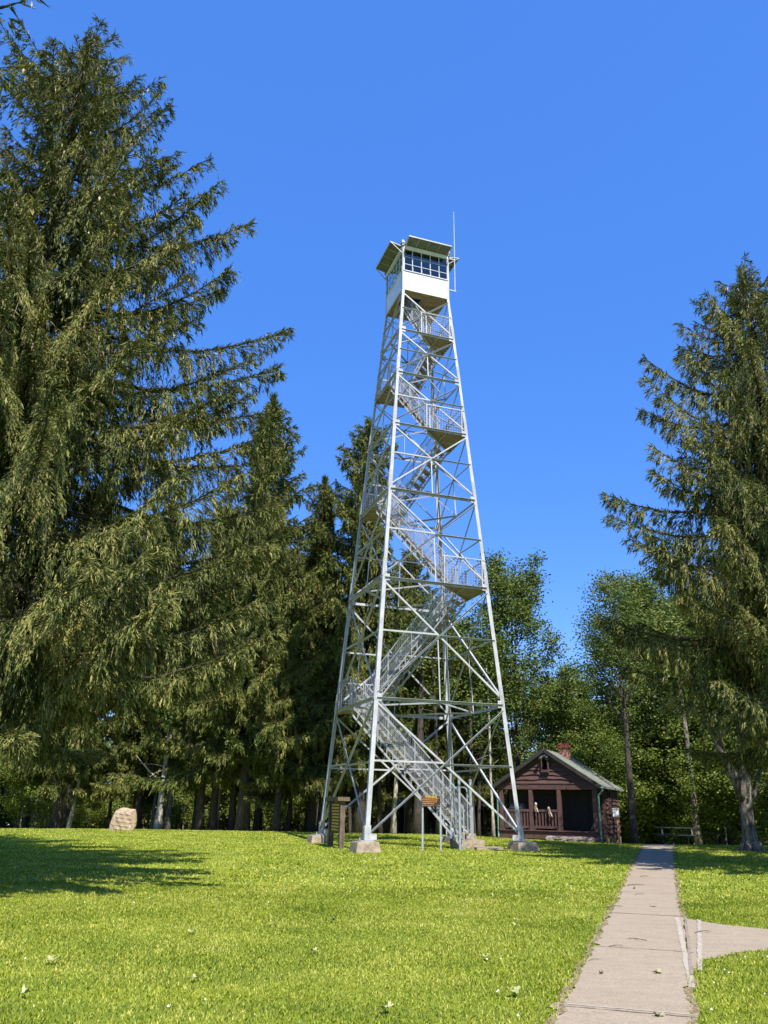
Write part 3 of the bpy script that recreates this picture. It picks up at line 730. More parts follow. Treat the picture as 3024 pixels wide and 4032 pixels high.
# ------------------------------------------------------------------ the cabin
CB = radians(25); CW, CL = 4.30, 4.9
ccx, ccy = 7.28, 36.9; 
cabin = empty('ranger_cabin', (ccx, ccy, 0), -CB); tag(cabin, 'small maroon wooden cabin with open front porch and brick chimney', 'cabin')
# local: x along the front, +y going back
hw = CW / 2; FZ = .13; BZ = 1.80; EZ = 2.03; RZ = 3.42
def R2(x): return RZ - (RZ - EZ) * abs(x) / hw
def cgz(x, y):
    wx = ccx + x * cos(-CB) - y * sin(-CB); wy = ccy + x * sin(-CB) + y * cos(-CB); return gz1(wx, wy)
mv = M['maroon_v']
dk = MB(); dk.box((0, CL / 2, FZ - .03), (CW + .06, CL, .06)); dk.build('floor_deck', M['maroon_v'], cabin)
sk = MB(); sk.box((0, -.0, FZ - .19), (CW + .02, .05, .26)); sk.box((0, -.05, FZ - .012), (CW + .1, .10, .035)); sk.box((hw - .02, CL / 2 + .05, FZ - .19), (.05, CL - .1, .26)); sk.box((-hw + .02, CL / 2 + .05, FZ - .19), (.05, CL - .1, .26)); sk.build('rim_board', mv, cabin)
for (x, y) in ((-hw + .3, .25), (-.55, .25), (hw - .35, .3), (hw - .2, 1.7), (hw - .2, 3.2), (hw - .2, 4.7), (-hw + .2, 2.4), (-hw + .2, 4.6)):
    MB().box((x, y, (cgz(x, y) - .1 + FZ - .34) / 2 + .02), (.5, .35, FZ - .30 - cgz(x, y) + .14)).build('pier', M['concrete'], cabin)
PD = 1.55   # porch depth
for x in (-hw + .09, -hw + 1.42, -hw + 2.66, hw - .11):
    MB().box((x, .09, (FZ + BZ) / 2), (.17 if x < hw - .2 else .2, .17, BZ - FZ)).build('porch_post', mv, cabin)
MB().box((0, .085, (BZ + EZ) / 2), (CW, .19, EZ - BZ)).build('porch_beam', mv, cabin)
MB().box((hw - .09, (PD + .2) / 2, (BZ + EZ) / 2), (.16, PD - .2, EZ - BZ)).build('porch_beam', mv, cabin)
MB().box((-hw + .09, (PD + .2) / 2, (BZ + EZ) / 2), (.16, PD - .2, EZ - BZ)).build('porch_beam', mv, cabin)
# railings
def railing(p0, p1, n):
    mb = MB(); p0 = np.array(p0); p1 = np.array(p1)
    mb.bar(p0 + (0, 0, .80), p1 + (0, 0, .80), .10, .10); mb.bar(p0 + (0, 0, .13), p1 + (0, 0, .13), .06, .10)
    for k in range(n):
        q = p0 + (p1 - p0) * (k + .7) / (n + .4); mb.bar(q + (0, 0, .18), q + (0, 0, .75), .05, .07, up=(1, 0, 0))
    for f in (.02, .98): q = p0 + (p1 - p0) * f; mb.bar(q, q + (0, 0, .13), .06, .06, up=(1, 0, 0))
    mb.build('railing', mv, cabin)
railing((-hw + .19, .07, FZ), (-hw + 1.33, .07, FZ), 8); railing((-hw + 1.52, .07, FZ), (-hw + 2.57, .07, FZ), 7)
railing((hw - .09, .22, FZ), (hw - .09, PD - .05, FZ), 3); railing((-hw + .09, .22, FZ), (-hw + .09, PD - .05, FZ), 7)
# body walls: porch back wall, sides, back
def waney(mb, o, ax, out, xl_f, xr_f, z0, z1, seed, rows):
    """live edge boards: o origin, ax along wall, out outward normal; xl_f/xr_f give the extent at height z"""
    r = np.random.default_rng(seed); o = np.array(o, float); ax = np.array(ax, float); out = np.array(out, float)
    zs = np.linspace(z0, z1, rows + 1)
    for k in range(rows):
        za, zb_ = zs[k], zs[k + 1] + .02; n = 28
        ph = r.random(4) * 6; P = []
        for i in range(n + 1):
            f = i / n; xa = xl_f(za) + (xr_f(za) - xl_f(za)) * f; xb = xl_f(min(zb_, z1)) + (xr_f(min(zb_, z1)) - xl_f(min(zb_, z1))) * f
            wv = .026 * sin(xa * 3.1 + ph[0]) + .018 * sin(xa * 7.7 + ph[1]) + .022 * max(0, sin(xa * 1.9 + ph[2])) ** 6
            lo = o + ax * xa + np.array([0, 0, za - .025 - wv]); hi = o + ax * xb + np.array([0, 0, min(zb_, z1)])
            P += [lo + out * .085, hi + out * .012, lo + out * .012]
        F = []
        for i in range(n): b0 = 3 * i; F += [(b0, b0 + 3, b0 + 4, b0 + 1), (b0 + 2, b0 + 5, b0 + 3, b0)]
        mb.add(P, F)
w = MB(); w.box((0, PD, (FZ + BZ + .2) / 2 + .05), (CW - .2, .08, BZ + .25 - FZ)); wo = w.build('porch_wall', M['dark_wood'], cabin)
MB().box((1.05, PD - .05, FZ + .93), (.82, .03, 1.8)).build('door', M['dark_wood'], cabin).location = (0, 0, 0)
mb = MB(); mb.box((hw - .05, (PD + CL) / 2, (FZ + EZ) / 2), (.08, CL - PD, EZ - FZ)); mb.box((hw - .028, PD + .03, (FZ + EZ) / 2), (.13, .10, EZ - FZ + .02))
waney(mb, (hw - .01, PD + .08, 0), (0, 1, 0), (1, 0, 0), lambda z: 0, lambda z: CL - PD - .08, FZ - .05, EZ - .02, 5, 10)
mb.build('side_wall', M['maroon'], cabin)
mb = MB(); mb.box((-hw + .05, (PD + CL) / 2, (FZ + EZ) / 2), (.08, CL - PD, EZ - FZ)); waney(mb, (-hw + .01, PD, 0), (0, 1, 0), (-1, 0, 0), lambda z: 0, lambda z: CL - PD, FZ - .05, EZ - .02, 6, 10)
mb.build('side_wall', M['maroon'], cabin)
mb = MB(); mb.box((0, CL - .04, (FZ + EZ) / 2), (CW - .2, .08, EZ - FZ)); mb.add([(-hw, CL - .02, EZ), (hw, CL - .02, EZ), (0, CL - .02, RZ - .03), (-hw, CL - .1, EZ), (hw, CL - .1, EZ), (0, CL - .1, RZ - .03)], [(0, 2, 1), (3, 4, 5)])
mb.build('back_wall', M['maroon'], cabin)
# vertical battens on the side wall by the window (frame boards)
mb = MB()
for y in (PD + .62, PD + 1.12): mb.box((hw + .075, y, 1.32), (.05, .10, .95))
mb.box((hw + .07, PD + .87, 1.82), (.05, .62, .09)); mb.box((hw + .09, PD + .87, .86), (.09, .64, .06))
wf = mb.build('window_frame', mv, cabin); MB().box((hw + .062, PD + .87, 1.33), (.01, .42, .85)).build('pane', M['glass'], wf)
# gable
mb = MB(); mb.add([(-hw, .06, EZ), (hw, .06, EZ), (0, .06, RZ - .03), (-hw, .12, EZ), (hw, .12, EZ), (0, .12, RZ - .03)], [(0, 1, 2), (3, 5, 4), (0, 3, 4, 1)])
inv = lambda z: hw * (RZ - .03 - z) / (RZ - .03 - EZ)
waney(mb, (0, .06, 0), (1, 0, 0), (0, -1, 0), lambda z: -max(inv(z), .02), lambda z: max(inv(z), .02), EZ + .03, RZ - .06, 9, 7)
mb.box((0, -.012, EZ + .015), (CW, .05, .04))
mb.build('gable_wall', M['maroon'], cabin)
mb = MB(); mb.box((0, -.06, 2.86), (.34, .10, .62)); gw = mb.build('gable_window', mv, cabin)
MB().box((0, -.114, 2.86), (.21, .012, .47)).build('pane', M['glass'], gw)
MB().box((0, -.11, 2.53), (.38, .08, .045)).build('sill', mv, gw)
# twin floodlight
mb = MB(); mb.box((0, -.06, 3.20), (.12, .12, .08)); fx = mb.build('floodlight', M['white_box'], cabin)
for s in (-1, 1):
    V_, F_ = tube_np([(s * .05, -.12, 3.2), (s * .12, -.22, 3.12), (s * .16, -.30, 3.04)], [.03, .055, .085], 12); mesh_obj('lamp_head', V_, F_, M['grill'], fx)
# roof: two slabs with overhang, rake boards, gutters
ov, fo_, bo = .20, .20, .3
for s in (-1, 1):
    th = .07; sl = (RZ - EZ) / hw
    def rp(x, y, dz=0): return (s * x, y, RZ - sl * x + .06 + dz)
    xe = hw + ov
    V = [rp(0, -fo_), rp(xe, -fo_), rp(xe, CL + bo), rp(0, CL + bo), rp(0, -fo_, -th), rp(xe, -fo_, -th), rp(xe, CL + bo, -th), rp(0, CL + bo, -th)]
    F = [(0, 1, 2, 3), (7, 6, 5, 4), (0, 4, 5, 1), (1, 5, 6, 2), (2, 6, 7, 3), (3, 7, 4, 0)]
    if s < 0: F = [tuple(reversed(f)) for f in F]
    ro = mesh_obj('roof', V, F, M['shingle'], cabin)
    rk = MB(); rk.bar(rp(.0, -fo_ - .018, -.055), rp(xe, -fo_ - .018, -.055), .03, .15, up=(0, 0, 1)); rk.build('rake_board', M['dark_wood'], ro)
    rk = MB(); rk.bar(rp(.03, .02, -.14), rp(xe - .02, .02, -.14), .09, .10, up=(0, 0, 1)); rk.build('frieze_board', mv, ro)
    sf = MB(); P0 = [rp(.02, -fo_ + .02, -.075), rp(xe - .02, -fo_ + .02, -.075), rp(xe - .02, .04, -.075), rp(.02, .04, -.075)]
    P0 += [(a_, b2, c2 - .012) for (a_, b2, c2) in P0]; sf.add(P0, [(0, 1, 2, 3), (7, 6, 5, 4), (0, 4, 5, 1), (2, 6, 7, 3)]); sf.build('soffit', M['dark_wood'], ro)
    gt = MB(); x = s * (xe + .045); zt = RZ - sl * xe + .02
    gt.box((x, (CL + bo - fo_) / 2, zt - .06), (.09, CL + bo + fo_, .008)); gt.box((x - s * .043, (CL + bo - fo_) / 2, zt - .02), (.006, CL + bo + fo_, .08)); gt.box((x + s * .043, (CL + bo - fo_) / 2, zt - .02), (.006, CL + bo + fo_, .08)); gt.box((x, -fo_, zt - .025), (.09, .008, .075))
    gt.build('gutter', M['green_metal'] if s < 0 else M['galv'], ro)
    dn = MB(); xx = s * (hw + .06)
    gzz = cgz(xx, .0)
    dn.tube([(x, -fo_ + .12, zt - .07), (x, -fo_ + .12, zt - .15), (xx, -.05, zt - .36), (xx, -.05, zt - .5), (xx, -.05, gzz + .18), (xx + .02, -.10, gzz + .08), (xx + .06, -.22, gzz + .03)], .038, 10)
    dn.build('downspout', M['green_metal'], cabin)
# chimney
mb = MB(); mb.box((.26, 2.75, 3.35), (.42, .46, .75)); ch = mb.build('chimney', M['brick'], cabin)
mb = MB(); mb.box((.26, 2.75, 3.78), (.52, .56, .14)); mb.box((.26, 2.75, 3.88), (.40, .44, .07)); mb.build('chimney_cap', M['chim_cap'], ch)
# stone step in front of the right hand bay
z = cgz(.9, -.35); o = rough_block('stone_step', (0, 0, 0), (1.9, .5, .24), 0, M['stone_step'], .02, 9)
o.location = (ccx + .95 * cos(CB) - .28 * sin(CB), ccy - .95 * sin(CB) - .28 * cos(CB), z + .05); o.rotation_euler = (0, 0, -CB)
tag(o, 'low rough stone step below the cabin porch opening', 'step')
# meter post
mp_ = empty('meter_post', (9.72, 34.9, gz1(9.72, 34.9))); mp_.rotation_euler = (0, 0, -.2); tag(mp_, 'orange cedar post carrying a white box beside the cabin', 'post')
MB().bar((0, 0, -.1), (0, 0, 1.05), .085, .085, up=(1, 0, 0)).build('post', M['cedar'], mp_)
bx = MB().box((-.06, -.02, 1.18), (.24, .22, .28)).build('meter_box', M['white_box'], mp_); MB().box((-.185, -.02, 1.18), (.012, .17, .23)).build('box_door', M['grey_box'], bx)
MB().box((-.06, -.02, 1.335), (.28, .26, .025)).build('box_lid', M['white_box'], bx)
# grill on the porch
def cw(x, y): return (ccx + x * cos(CB) + y * sin(CB), ccy - x * sin(CB) + y * cos(CB))
gx, gy = cw(-hw + .62, .72)
gr = empty('porch_grill', (gx, gy, FZ), -CB); tag(gr, 'grey hooded barbecue grill behind the porch railing', 'grill')
mb = MB(); mb.box((0, 0, .35), (.55, .42, .70)); mb.build('cart', M['grill'], gr)
V = []; F = []; pr = [(-.22, 0), (-.22, .10), (-.14, .22), (.02, .27), (.16, .22), (.22, .10), (.22, 0)]
for x in (-.32, .32):
    for (y, z) in pr: V.append((x * (1 if z < .15 else .86), y, .84 + z))
n = len(pr); F = [(i, i + 1, i + 1 + n, i + n) for i in range(n - 1)] + [tuple(range(n - 1, -1, -1)), tuple(range(n, 2 * n)), (0, n, 2 * n - 1, n - 1)]
mesh_obj('hood', V, F, simple('grill_hood', (.16, .18, .17), (.26, .28, .26), 4, .4, .2, 0), gr)
mb = MB(); mb.box((0, 0, .77), (.70, .48, .12)); mb.box((.52, 0, .82), (.34, .38, .03)); mb.build('firebox', M['grill'], gr); MB().bar((-.25, -.26, .92), (.25, -.26, .92), .025, .025).build('handle', M['white_box'], gr)
# dolls sitting on the railing
def ell(mb, c, r, n=12):
    V = []; F = []
    for i in range(n + 1):
        for j_ in range(n * 2): a_ = pi * i / n; b2 = pi * j_ / n; V.append((c[0] + r[0] * sin(a_) * cos(b2), c[1] + r[1] * sin(a_) * sin(b2), c[2] + r[2] * cos(a_)))
    m_ = n * 2; F = [(i * m_ + j_, (i + 1) * m_ + j_, (i + 1) * m_ + (j_ + 1) % m_, i * m_ + (j_ + 1) % m_) for i in range(n) for j_ in range(m_)]
    mb.add(V, F)
def doll(x, lab, body, tilt=0, low=0):
    px, py = cw(x, -.0); e_ = empty('cloth_doll', (px, py, FZ + .85 - low), -CB); e_.scale = (.72, .72, .72); tag(e_, lab, 'doll')
    b1 = MB(); ell(b1, (0, .02, .11), (.095, .08, .13)); b1.build('body', M[body], e_, True)
    h = MB(); ell(h, (.02 + tilt, .0, .29), (.075, .07, .105)); h.build('head', M['pale_cloth'], e_, True)
    for s in (-1, 1):
        l = MB(); l.tube([(s * .05, -.02, .05), (s * .06 + .05, -.12, .04), (s * .06 + .10, -.14, -.10), (s * .06 + .14, -.15, -.17)], [.035, .033, .03, .035], 8); l.build('limb', M['pale_cloth' if s > 0 else body], e_, True)
doll(-hw + 1.62, 'pale cloth doll sitting upright on the porch railing beside a post', 'tan_cloth', .01)
doll(-hw + 2.22, 'slumped cloth doll leaning low behind the middle of the porch railing', 'tan_cloth', -.05, .17)

# ------------------------------------------------------------------ picnic tables, shelter
def picnic(x, y, rz, lab):
    e_ = empty('picnic_table', (x, y, gz1(x, y)), rz); tag(e_, lab, 'picnic table')
    mb = MB()
    for k in range(5): mb.box((0, -.3 + .15 * k, .74), (1.8, .14, .04))
    mb.build('table_top', M['table_green_shaded'], e_)
    for s in (-1, 1):
        mb = MB()
        for k in (0, 1): mb.box((0, s * (.62 + .14 * k), .44), (1.8, .13, .04))
        mb.build('bench', M['table_green_shaded'], e_)
        mb = MB(); mb.bar((s * .65, -.28, .72), (s * .65, -.65, 0), .05, .09); mb.bar((s * .65, .28, .72), (s * .65, .65, 0), .05, .09); mb.bar((s * .65, -.78, .40), (s * .65, .78, .40), .05, .08); mb.bar((s * .65, -.34, .70), (s * .65, .34, .70), .05, .07)
        mb.build('trestle', M['table_green_shaded'], e_)
picnic(13.6, 39.5, -.15, 'green picnic table darkened as if shaded at the end of the path')
picnic(3.6, 52.0, .5, 'dark picnic table in the shade under the trees near the shelter')
sh = empty('picnic_shelter', (4.1, 57.0, gz1(4.1, 57)), -.12); tag(sh, 'dark hip roofed open picnic shelter behind the tower', 'shelter')
mb = MB(); E_ = [(-3.4, -2.4, 2.15), (3.4, -2.4, 2.15), (3.4, 2.4, 2.15), (-3.4, 2.4, 2.15), (-1.3, 0, 3.35), (1.3, 0, 3.35)]
mb.add(E_, [(0, 1, 5, 4), (1, 2, 5), (2, 3, 4, 5), (3, 0, 4), (3, 2, 1, 0)]); mb.box((0, -2.4, 2.08), (6.8, .05, .18)); mb.box((0, 2.4, 2.08), (6.8, .05, .18)); mb.build('roof', M['shelter_roof'], sh)
for x in (-2.9, -.9, .9, 2.9):
    for y in (-2, 2): MB().box((x, y, .95), (.16, .16, 2.3)).build('post', M['brown_wood'], sh)
MB().box((-2.1, 0, 1.0), (1.1, 1.6, 2.2)).build('store_room', M['dark_wood'], sh)
MB().box((2.95, -1.2, .85), (.1, 1.4, 1.9)).build('end_wall', M['maroon_v'], sh)

# ------------------------------------------------------------------ vegetation generators
def norm(v): return v / (np.linalg.norm(v, axis=-1, keepdims=True) + 1e-9)
def blades(P, D, L, Wd, R, crossed=True, mid=.4):
    """diamond sprays from P along unit D; returns V,F"""
    rnd = R.normal(size=P.shape); S = norm(np.cross(D, rnd)); T = np.cross(D, S)
    L = L[:, None]; Wd = Wd[:, None]
    def q(S_): return np.stack([P, P + D * L * mid + S_ * Wd / 2, P + D * L, P + D * L * mid - S_ * Wd / 2], 1).reshape(-1, 3)
    V = q(S)
    if crossed: V = np.concatenate([V, q(T)])
    return V, np.arange(len(V)).reshape(-1, 4)

def tufts(P, D, L, Wd, R, k=5):
    """needle brushes: k thin blades fanned out along each shoot"""
    n = len(P); t = (np.arange(k) + .2) / k
    PP = (P[:, None] + D[:, None] * (L[:, None, None] * .85 * t[None, :, None])).reshape(-1, 3)
    DD = np.repeat(D, k, 0); rnd = R.normal(size=(n * k, 3)); S = norm(np.cross(DD, rnd))
    DD = norm(DD * .9 + S * (.42 * R.random((n * k, 1)) + .14))
    LL = np.repeat(L, k) * (.36 + .2 * R.random(n * k)); WW = np.repeat(Wd, k) * (.20 + .12 * R.random(n * k))
    V1, F1 = blades(PP, DD, LL, WW, R, False, .45); V2, F2 = blades(P, D, L * 1.1, Wd * .62, R, True, .35)
    return np.concatenate([V1, V2]), np.concatenate([F1, F2 + len(V1)])

def spruce(name, seed, H, R0, zb, arms=None, dens=1.0, shoot=.14, width=.034, foliage='spruce', tr=.33, droop=1.0, sub=1.0, cones=0, top_tufts=1, profile=.85, deadw=200, lean=(0, 0), kb=4, wk=1.15, gap=1.0):
    R = np.random.default_rng(seed)
    root = empty(name)
    prim = []   # base point, tip point, sag
    z = zb
    while z < H - .3:
        f = (z - zb) / (H - zb); rad = R0 * (1 - f) ** profile + .15
        n = max(4, int(round((6.6 - 1.6 * f) * dens ** .5)))
        a0 = R.random() * 6.28
        for k in range(n):
            a_ = a0 + k * 2 * pi / n + R.normal(0, .25); long_ = (k + int(z * 3)) % 3 == 0
            L = rad * ((.78 + .34 * R.random()) if long_ else (.34 + .26 * R.random()))
            el = -.22 + .72 * f ** 1.4 + R.normal(0, .08)      # drooping below, rising near the top
            if f < .12: el -= .1
            prim.append((np.array([lean[0] * z, lean[1] * z, z]), a_, L, el))
        z += (.46 - .18 * f) * gap
    for ax_, ay_, az_ in (arms or []):     # arm tips given relative to the trunk foot
        L = sqrt(ax_ ** 2 + ay_ ** 2); a_ = math.atan2(ay_, ax_); zz = az_ + .20 * L * (1 if az_ < .7 * H else -.9)
        zz = min(zz, H - .4); prim.append((np.array([lean[0] * zz, lean[1] * zz, zz]), a_, L, (az_ - zz) / L))
    wood = MB()
    # trunk
    k = 14; zz = np.linspace(0, H, k); rr = tr * (1 - zz / H) ** .8 + .012; rr[0] *= 1.35
    wob = R.normal(0, .02, (k, 2)); pts = np.stack([lean[0] * zz + wob[:, 0], lean[1] * zz + wob[:, 1], zz - (.25 if 0 else 0)], 1); pts[0, 2] = -.4
    wood.tube(pts, rr, 10)
    SP, SD, SL, SW = [], [], [], []
    DP, DD, DLn = [], [], []
    CP = []
    up = np.array([0, 0, 1.])
    for (b0, a_, L, el) in prim:
        h = np.array([cos(a_), sin(a_), 0]); sd = np.array([-sin(a_), cos(a_), 0]); bend = R.normal(0, .10)
        def path(s): 
            s = np.asarray(s)[:, None]
            sag = -.16 * L * np.sin(pi * s) * droop * .8 + .07 * L * s ** 3
            return b0 + h * L * s + sd * L * bend * s ** 2 + up * (el * L * s + sag)
        ss = np.linspace(0, 1, 7); wood.tube(path(ss), np.linspace(.022 + .010 * L, .006, 7), 4, False)
        n2 = max(6, int(L / .062 * dens))
        s = np.sort(.10 + .90 * R.random(n2) ** .8); base = path(s)
        tan = norm(path(np.minimum(s + .02, 1.02)) - path(s - .02))
        side = np.where(R.random(n2) < .5, -1, 1)[:, None]
        l2 = (.20 + .16 * min(1, L / 3) * (1 - s) ** .5 + .26 * L * (1 - s) ** .7 * (.4 + .8 * R.random(n2))) * sub
        l2 = np.minimum(l2, 1.25) + .08
        fl = R.random(n2)
        dh = norm(h[None] * (.35 + .7 * R.random(n2))[:, None] + sd[None] * side * (.25 + .8 * R.random(n2))[:, None])
        dr = (.35 + .9 * R.random(n2)) * droop * np.clip(1.1 * (1.2 - s), .25, 1) * (.55 if b0[2] < zb + 1.0 else 1)
        # branchlets: out, then hanging
        n3 = np.maximum(4, (l2 / .042 * dens ** .7 * (.04 / width) ** .7).astype(int))
        idx = np.repeat(np.arange(n2), n3); tot = len(idx)
        tt = R.random(tot) ** .85; lb = l2[idx]; drb = dr[idx]
        out = (1 - np.exp(-2.6 * tt)) * .50; dn = tt ** 1.2 * drb * 1.25
        P = base[idx] + dh[idx] * (out * lb)[:, None] - up * (dn * lb)[:, None] + R.normal(0, .022, (tot, 3)) * (1 + .5 * tt)[:, None]
        tg = norm(dh[idx] * (1.3 * np.exp(-2.6 * tt))[:, None] - up * (1.6 * tt ** .25 * drb)[:, None])
        D = norm(tg + R.normal(0, .28, (tot, 3)) + .10 * h)
        SP.append(P); SD.append(D); SL.append(shoot * (.6 + .8 * R.random(tot))); SW.append(width * (.7 + .6 * R.random(tot)))
        # shoots straight on the arm, denser near the tip, pointing forward and up
        n4 = int(L / .03 * dens * (.04 / width) ** .7); s4 = R.random(n4) ** .6; P = path(s4) + R.normal(0, .02, (n4, 3))
        D = norm(h * .9 + sd * R.normal(0, .8, n4)[:, None] + up * (R.normal(.1 + .12 * top_tufts, .35, n4))[:, None])
        SP.append(P); SD.append(D); SL.append(shoot * (.8 + .8 * R.random(n4))); SW.append(width * (.8 + .6 * R.random(n4)))
        if deadw and R.random() < .5:
            m_ = R.integers(1, 5); s5 = .3 + .6 * R.random(m_); P = path(s5); DP.append(P); DD.append(norm(R.normal(0, .3, (m_, 3)) - up)); DLn.append(.25 + .5 * R.random(m_))
        if cones and b0[2] > H * .4 and R.random() < .7:
            m_ = R.integers(2, 6); s5 = .65 + .33 * R.random(m_); P = path(s5) - up * .05; CP.append(P)
    # leader
    n5 = int(260 * dens); z5 = H - 1.0 + 1.1 * R.random(n5) ** .8; P = np.stack([lean[0] * z5 + R.normal(0, .03, n5), lean[1] * z5 + R.normal(0, .03, n5), z5], 1)
    SP.append(P); a5 = R.random(n5) * 6.28; SD.append(norm(np.stack([np.cos(a5), np.sin(a5), .7 + .8 * R.random(n5)], 1))); SL.append(shoot * (.8 + 1.0 * R.random(n5))); SW.append(np.full(n5, width))
    P = np.concatenate(SP); D = np.concatenate(SD); L_ = np.concatenate(SL); W_ = np.concatenate(SW)
    V, F = tufts(P, D, L_, W_ * wk, R, kb)
    wood.build('trunk', M['bark'], root, True)
    mesh_obj('crown', V, F, M[foliage], root)
    if deadw and DP:
        P = np.concatenate(DP); D = np.concatenate(DD); L_ = np.concatenate(DLn)
        P2 = []; D2 = []; L2 = []
        for k in range(5): 
            P2.append(P + R.normal(0, .06, P.shape)); D2.append(norm(D + R.normal(0, .25, D.shape))); L2.append(L_ * (.4 + .6 * R.random(len(L_))))
        V, F = blades(np.concatenate(P2), np.concatenate(D2), np.concatenate(L2), np.full(len(L_) * 5, .012), R, True, .5)
        o_ = mesh_obj('dead_twigs', V, F, M['twig'], root); tag(o_, kind='stuff')
    if cones and CP:
        P = np.concatenate(CP); D = np.tile(-up, (len(P), 1)) + R.normal(0, .12, P.shape)
        V, F = blades(P, norm(D), .13 + .04 * R.random(len(P)), np.full(len(P), .042), R, True, .5)
        o_ = mesh_obj('cones', V, F, M['cone'], root); tag(o_, kind='stuff')
    return root, len(F)

def decid(name, seed, H, zc, spread, leaf=.13, nleaf=26, foliage='leaf', tr=.2, lim=13, fork=False, bark='bark', blob=.33, wid=.6, up_el=.55, lvl=(5, 4), thin=1.0):
    R = np.random.default_rng(seed); root = empty(name); wood = MB(); up = np.array([0, 0, 1.])
    ends = []
    def limb(p, d, L, r, lv):
        n = 5; pts = [p]; q = p.copy(); dd = d.copy()
        for i in range(n): dd = norm(dd + R.normal(0, .13, 3) + up * .05); q = q + dd * L / n; pts.append(q.copy())
        wood.tube(pts, np.linspace(r, r * .35, n + 1), 5 if lv > 0 else 7, False)
        pts = np.array(pts)
        if lv >= 2: ends.append(pts[-1]); ends.append(pts[3]); return
        nk = lvl[lv]
        for k in range(nk):
            f = .35 + .65 * (k + R.random()) / nk; i = min(int(f * n), n - 1); b_ = pts[i] + (pts[i + 1] - pts[i]) * (f * n - i)
            dn = norm(dd * .7 + R.normal(0, .62, 3) + up * .12); limb(b_, dn, L * (.42 + .2 * R.random()), r * .45, lv + 1)
        ends.append(pts[-1])
    k = 10; zz = np.linspace(0, H * .9, k); wb = np.cumsum(R.normal(0, .06 * H / 15, (k, 2)), axis=0); wb -= wb[0]
    tp = np.stack([wb[:, 0], wb[:, 1], zz], 1); tp[0, 2] = -.4; rr = tr * (1 - zz / H * .92); rr[0] *= 1.3
    wood.tube(tp, rr, 10)
    for i in range(lim):
        f = (i + R.random()) / lim; z = zc + (H * .9 - zc) * f; p = np.array([np.interp(z, zz, tp[:, 0]), np.interp(z, zz, tp[:, 1]), z])
        a_ = i * 2.4 + R.normal(0, .3); el = up_el + .5 * f; L = spread * (.55 + .55 * sin(pi * min(1, .25 + f * .75)) ** .8) * (.8 + .4 * R.random())
        d = np.array([cos(a_) * cos(el), sin(a_) * cos(el), sin(el)]); limb(p, d, L * .8, tr * (1 - f * .7) * .4, 0)
    limb(tp[-1], up, H * .1, tr * .15, 1)
    E = np.array(ends); m_ = int(nleaf * thin); idx = np.repeat(np.arange(len(E)), m_); tot = len(idx)
    P = E[idx] + R.normal(0, blob, (tot, 3)) * np.array([1, 1, .62])
    a_ = R.random(tot) * 6.28; D = norm(np.stack([np.cos(a_), np.sin(a_), R.normal(-.25, .35, tot)], 1))
    V, F = blades(P, D, leaf * (.65 + .7 * R.random(tot)), leaf * wid * (.7 + .6 * R.random(tot)), R, False, .55)
    wood.build('trunk', M[bark], root, True); mesh_obj('crown', V, F, M[foliage], root)
    return root, len(F)

nfaces = 0
# ---- the big left spruce, drooping arms placed where the photograph shows them
bx_, by_ = -8.7, 17.0
tips = [(-6.35, 17, 19.6), (-6.33, 17, 18.4), (-6.1, 17, 17.2), (-4.87, 16.5, 15.6), (-4.1, 16.5, 14.9), (-3.45, 17, 14.3), (-3.4, 16, 11.9), (-2.45, 17.5, 11.5), (-2.5, 16, 10.1), (-3.0, 17, 9.05), (-2.6, 18, 8.7), (-2.4, 18, 7.4), (-2.2, 16, 5.4), (-2.15, 15.5, 4.3), (-2.2, 15, 4.0), (-1.75, 14, 3.3), (-2.8, 12.6, 3.5), (-3.5, 12.4, 3.5), (-4.6, 11.8, 6.9), (-4.85, 11.9, 4.1), (-4.2, 11.9, 3.9), (-3.9, 12.5, 4.2), (-3.6, 13, 4.6), (-3.3, 13.4, 6.0), (-4.6, 12.8, 8.6), (-4.0, 14, 8.0), (-5.2, 13.0, 10.4), (-4.4, 14.6, 10.6), (-5.6, 13.5, 12.4), (-5.8, 14.2, 14.4), (-6.4, 14.0, 16.2), (-3.1, 19, 5.9), (-3.4, 20, 4.4), (-6.5, 11.5, 5.2), (-6.2, 11.8, 8.5), (-7, 12, 11), (-2.7, 15, 6.6), (-2.5, 16.5, 6.9), (-2.5, 17.6, 6.1), (-2.6, 15.6, 8.2), (-3.1, 15, 9.7), (-3.3, 14.2, 8.6), (-2.7, 14.4, 5.2), (-3.0, 18.2, 10.0), (-4.0, 15.2, 12.8), (-8.0, 16.0, 19.6), (-9.9, 16.4, 19.8), (-7.5, 17.2, 19.7), (-10.6, 17.0, 19.6), (-7.0, 16.2, 18.9)]
arms = [(x - bx_, y - by_, z + .5) for (x, y, z) in tips]
big, nf = spruce('norway_spruce', 3, 21.7, 5.8, 4.4, arms, dens=1.0, shoot=.145, width=.032, tr=.42, cones=1, droop=1.0, profile=.52); nfaces += nf
big.location = (bx_, by_, gz1(bx_, by_)); tag(big, 'huge drooping spruce with cones towering over the left side of the lawn', 'spruce tree')
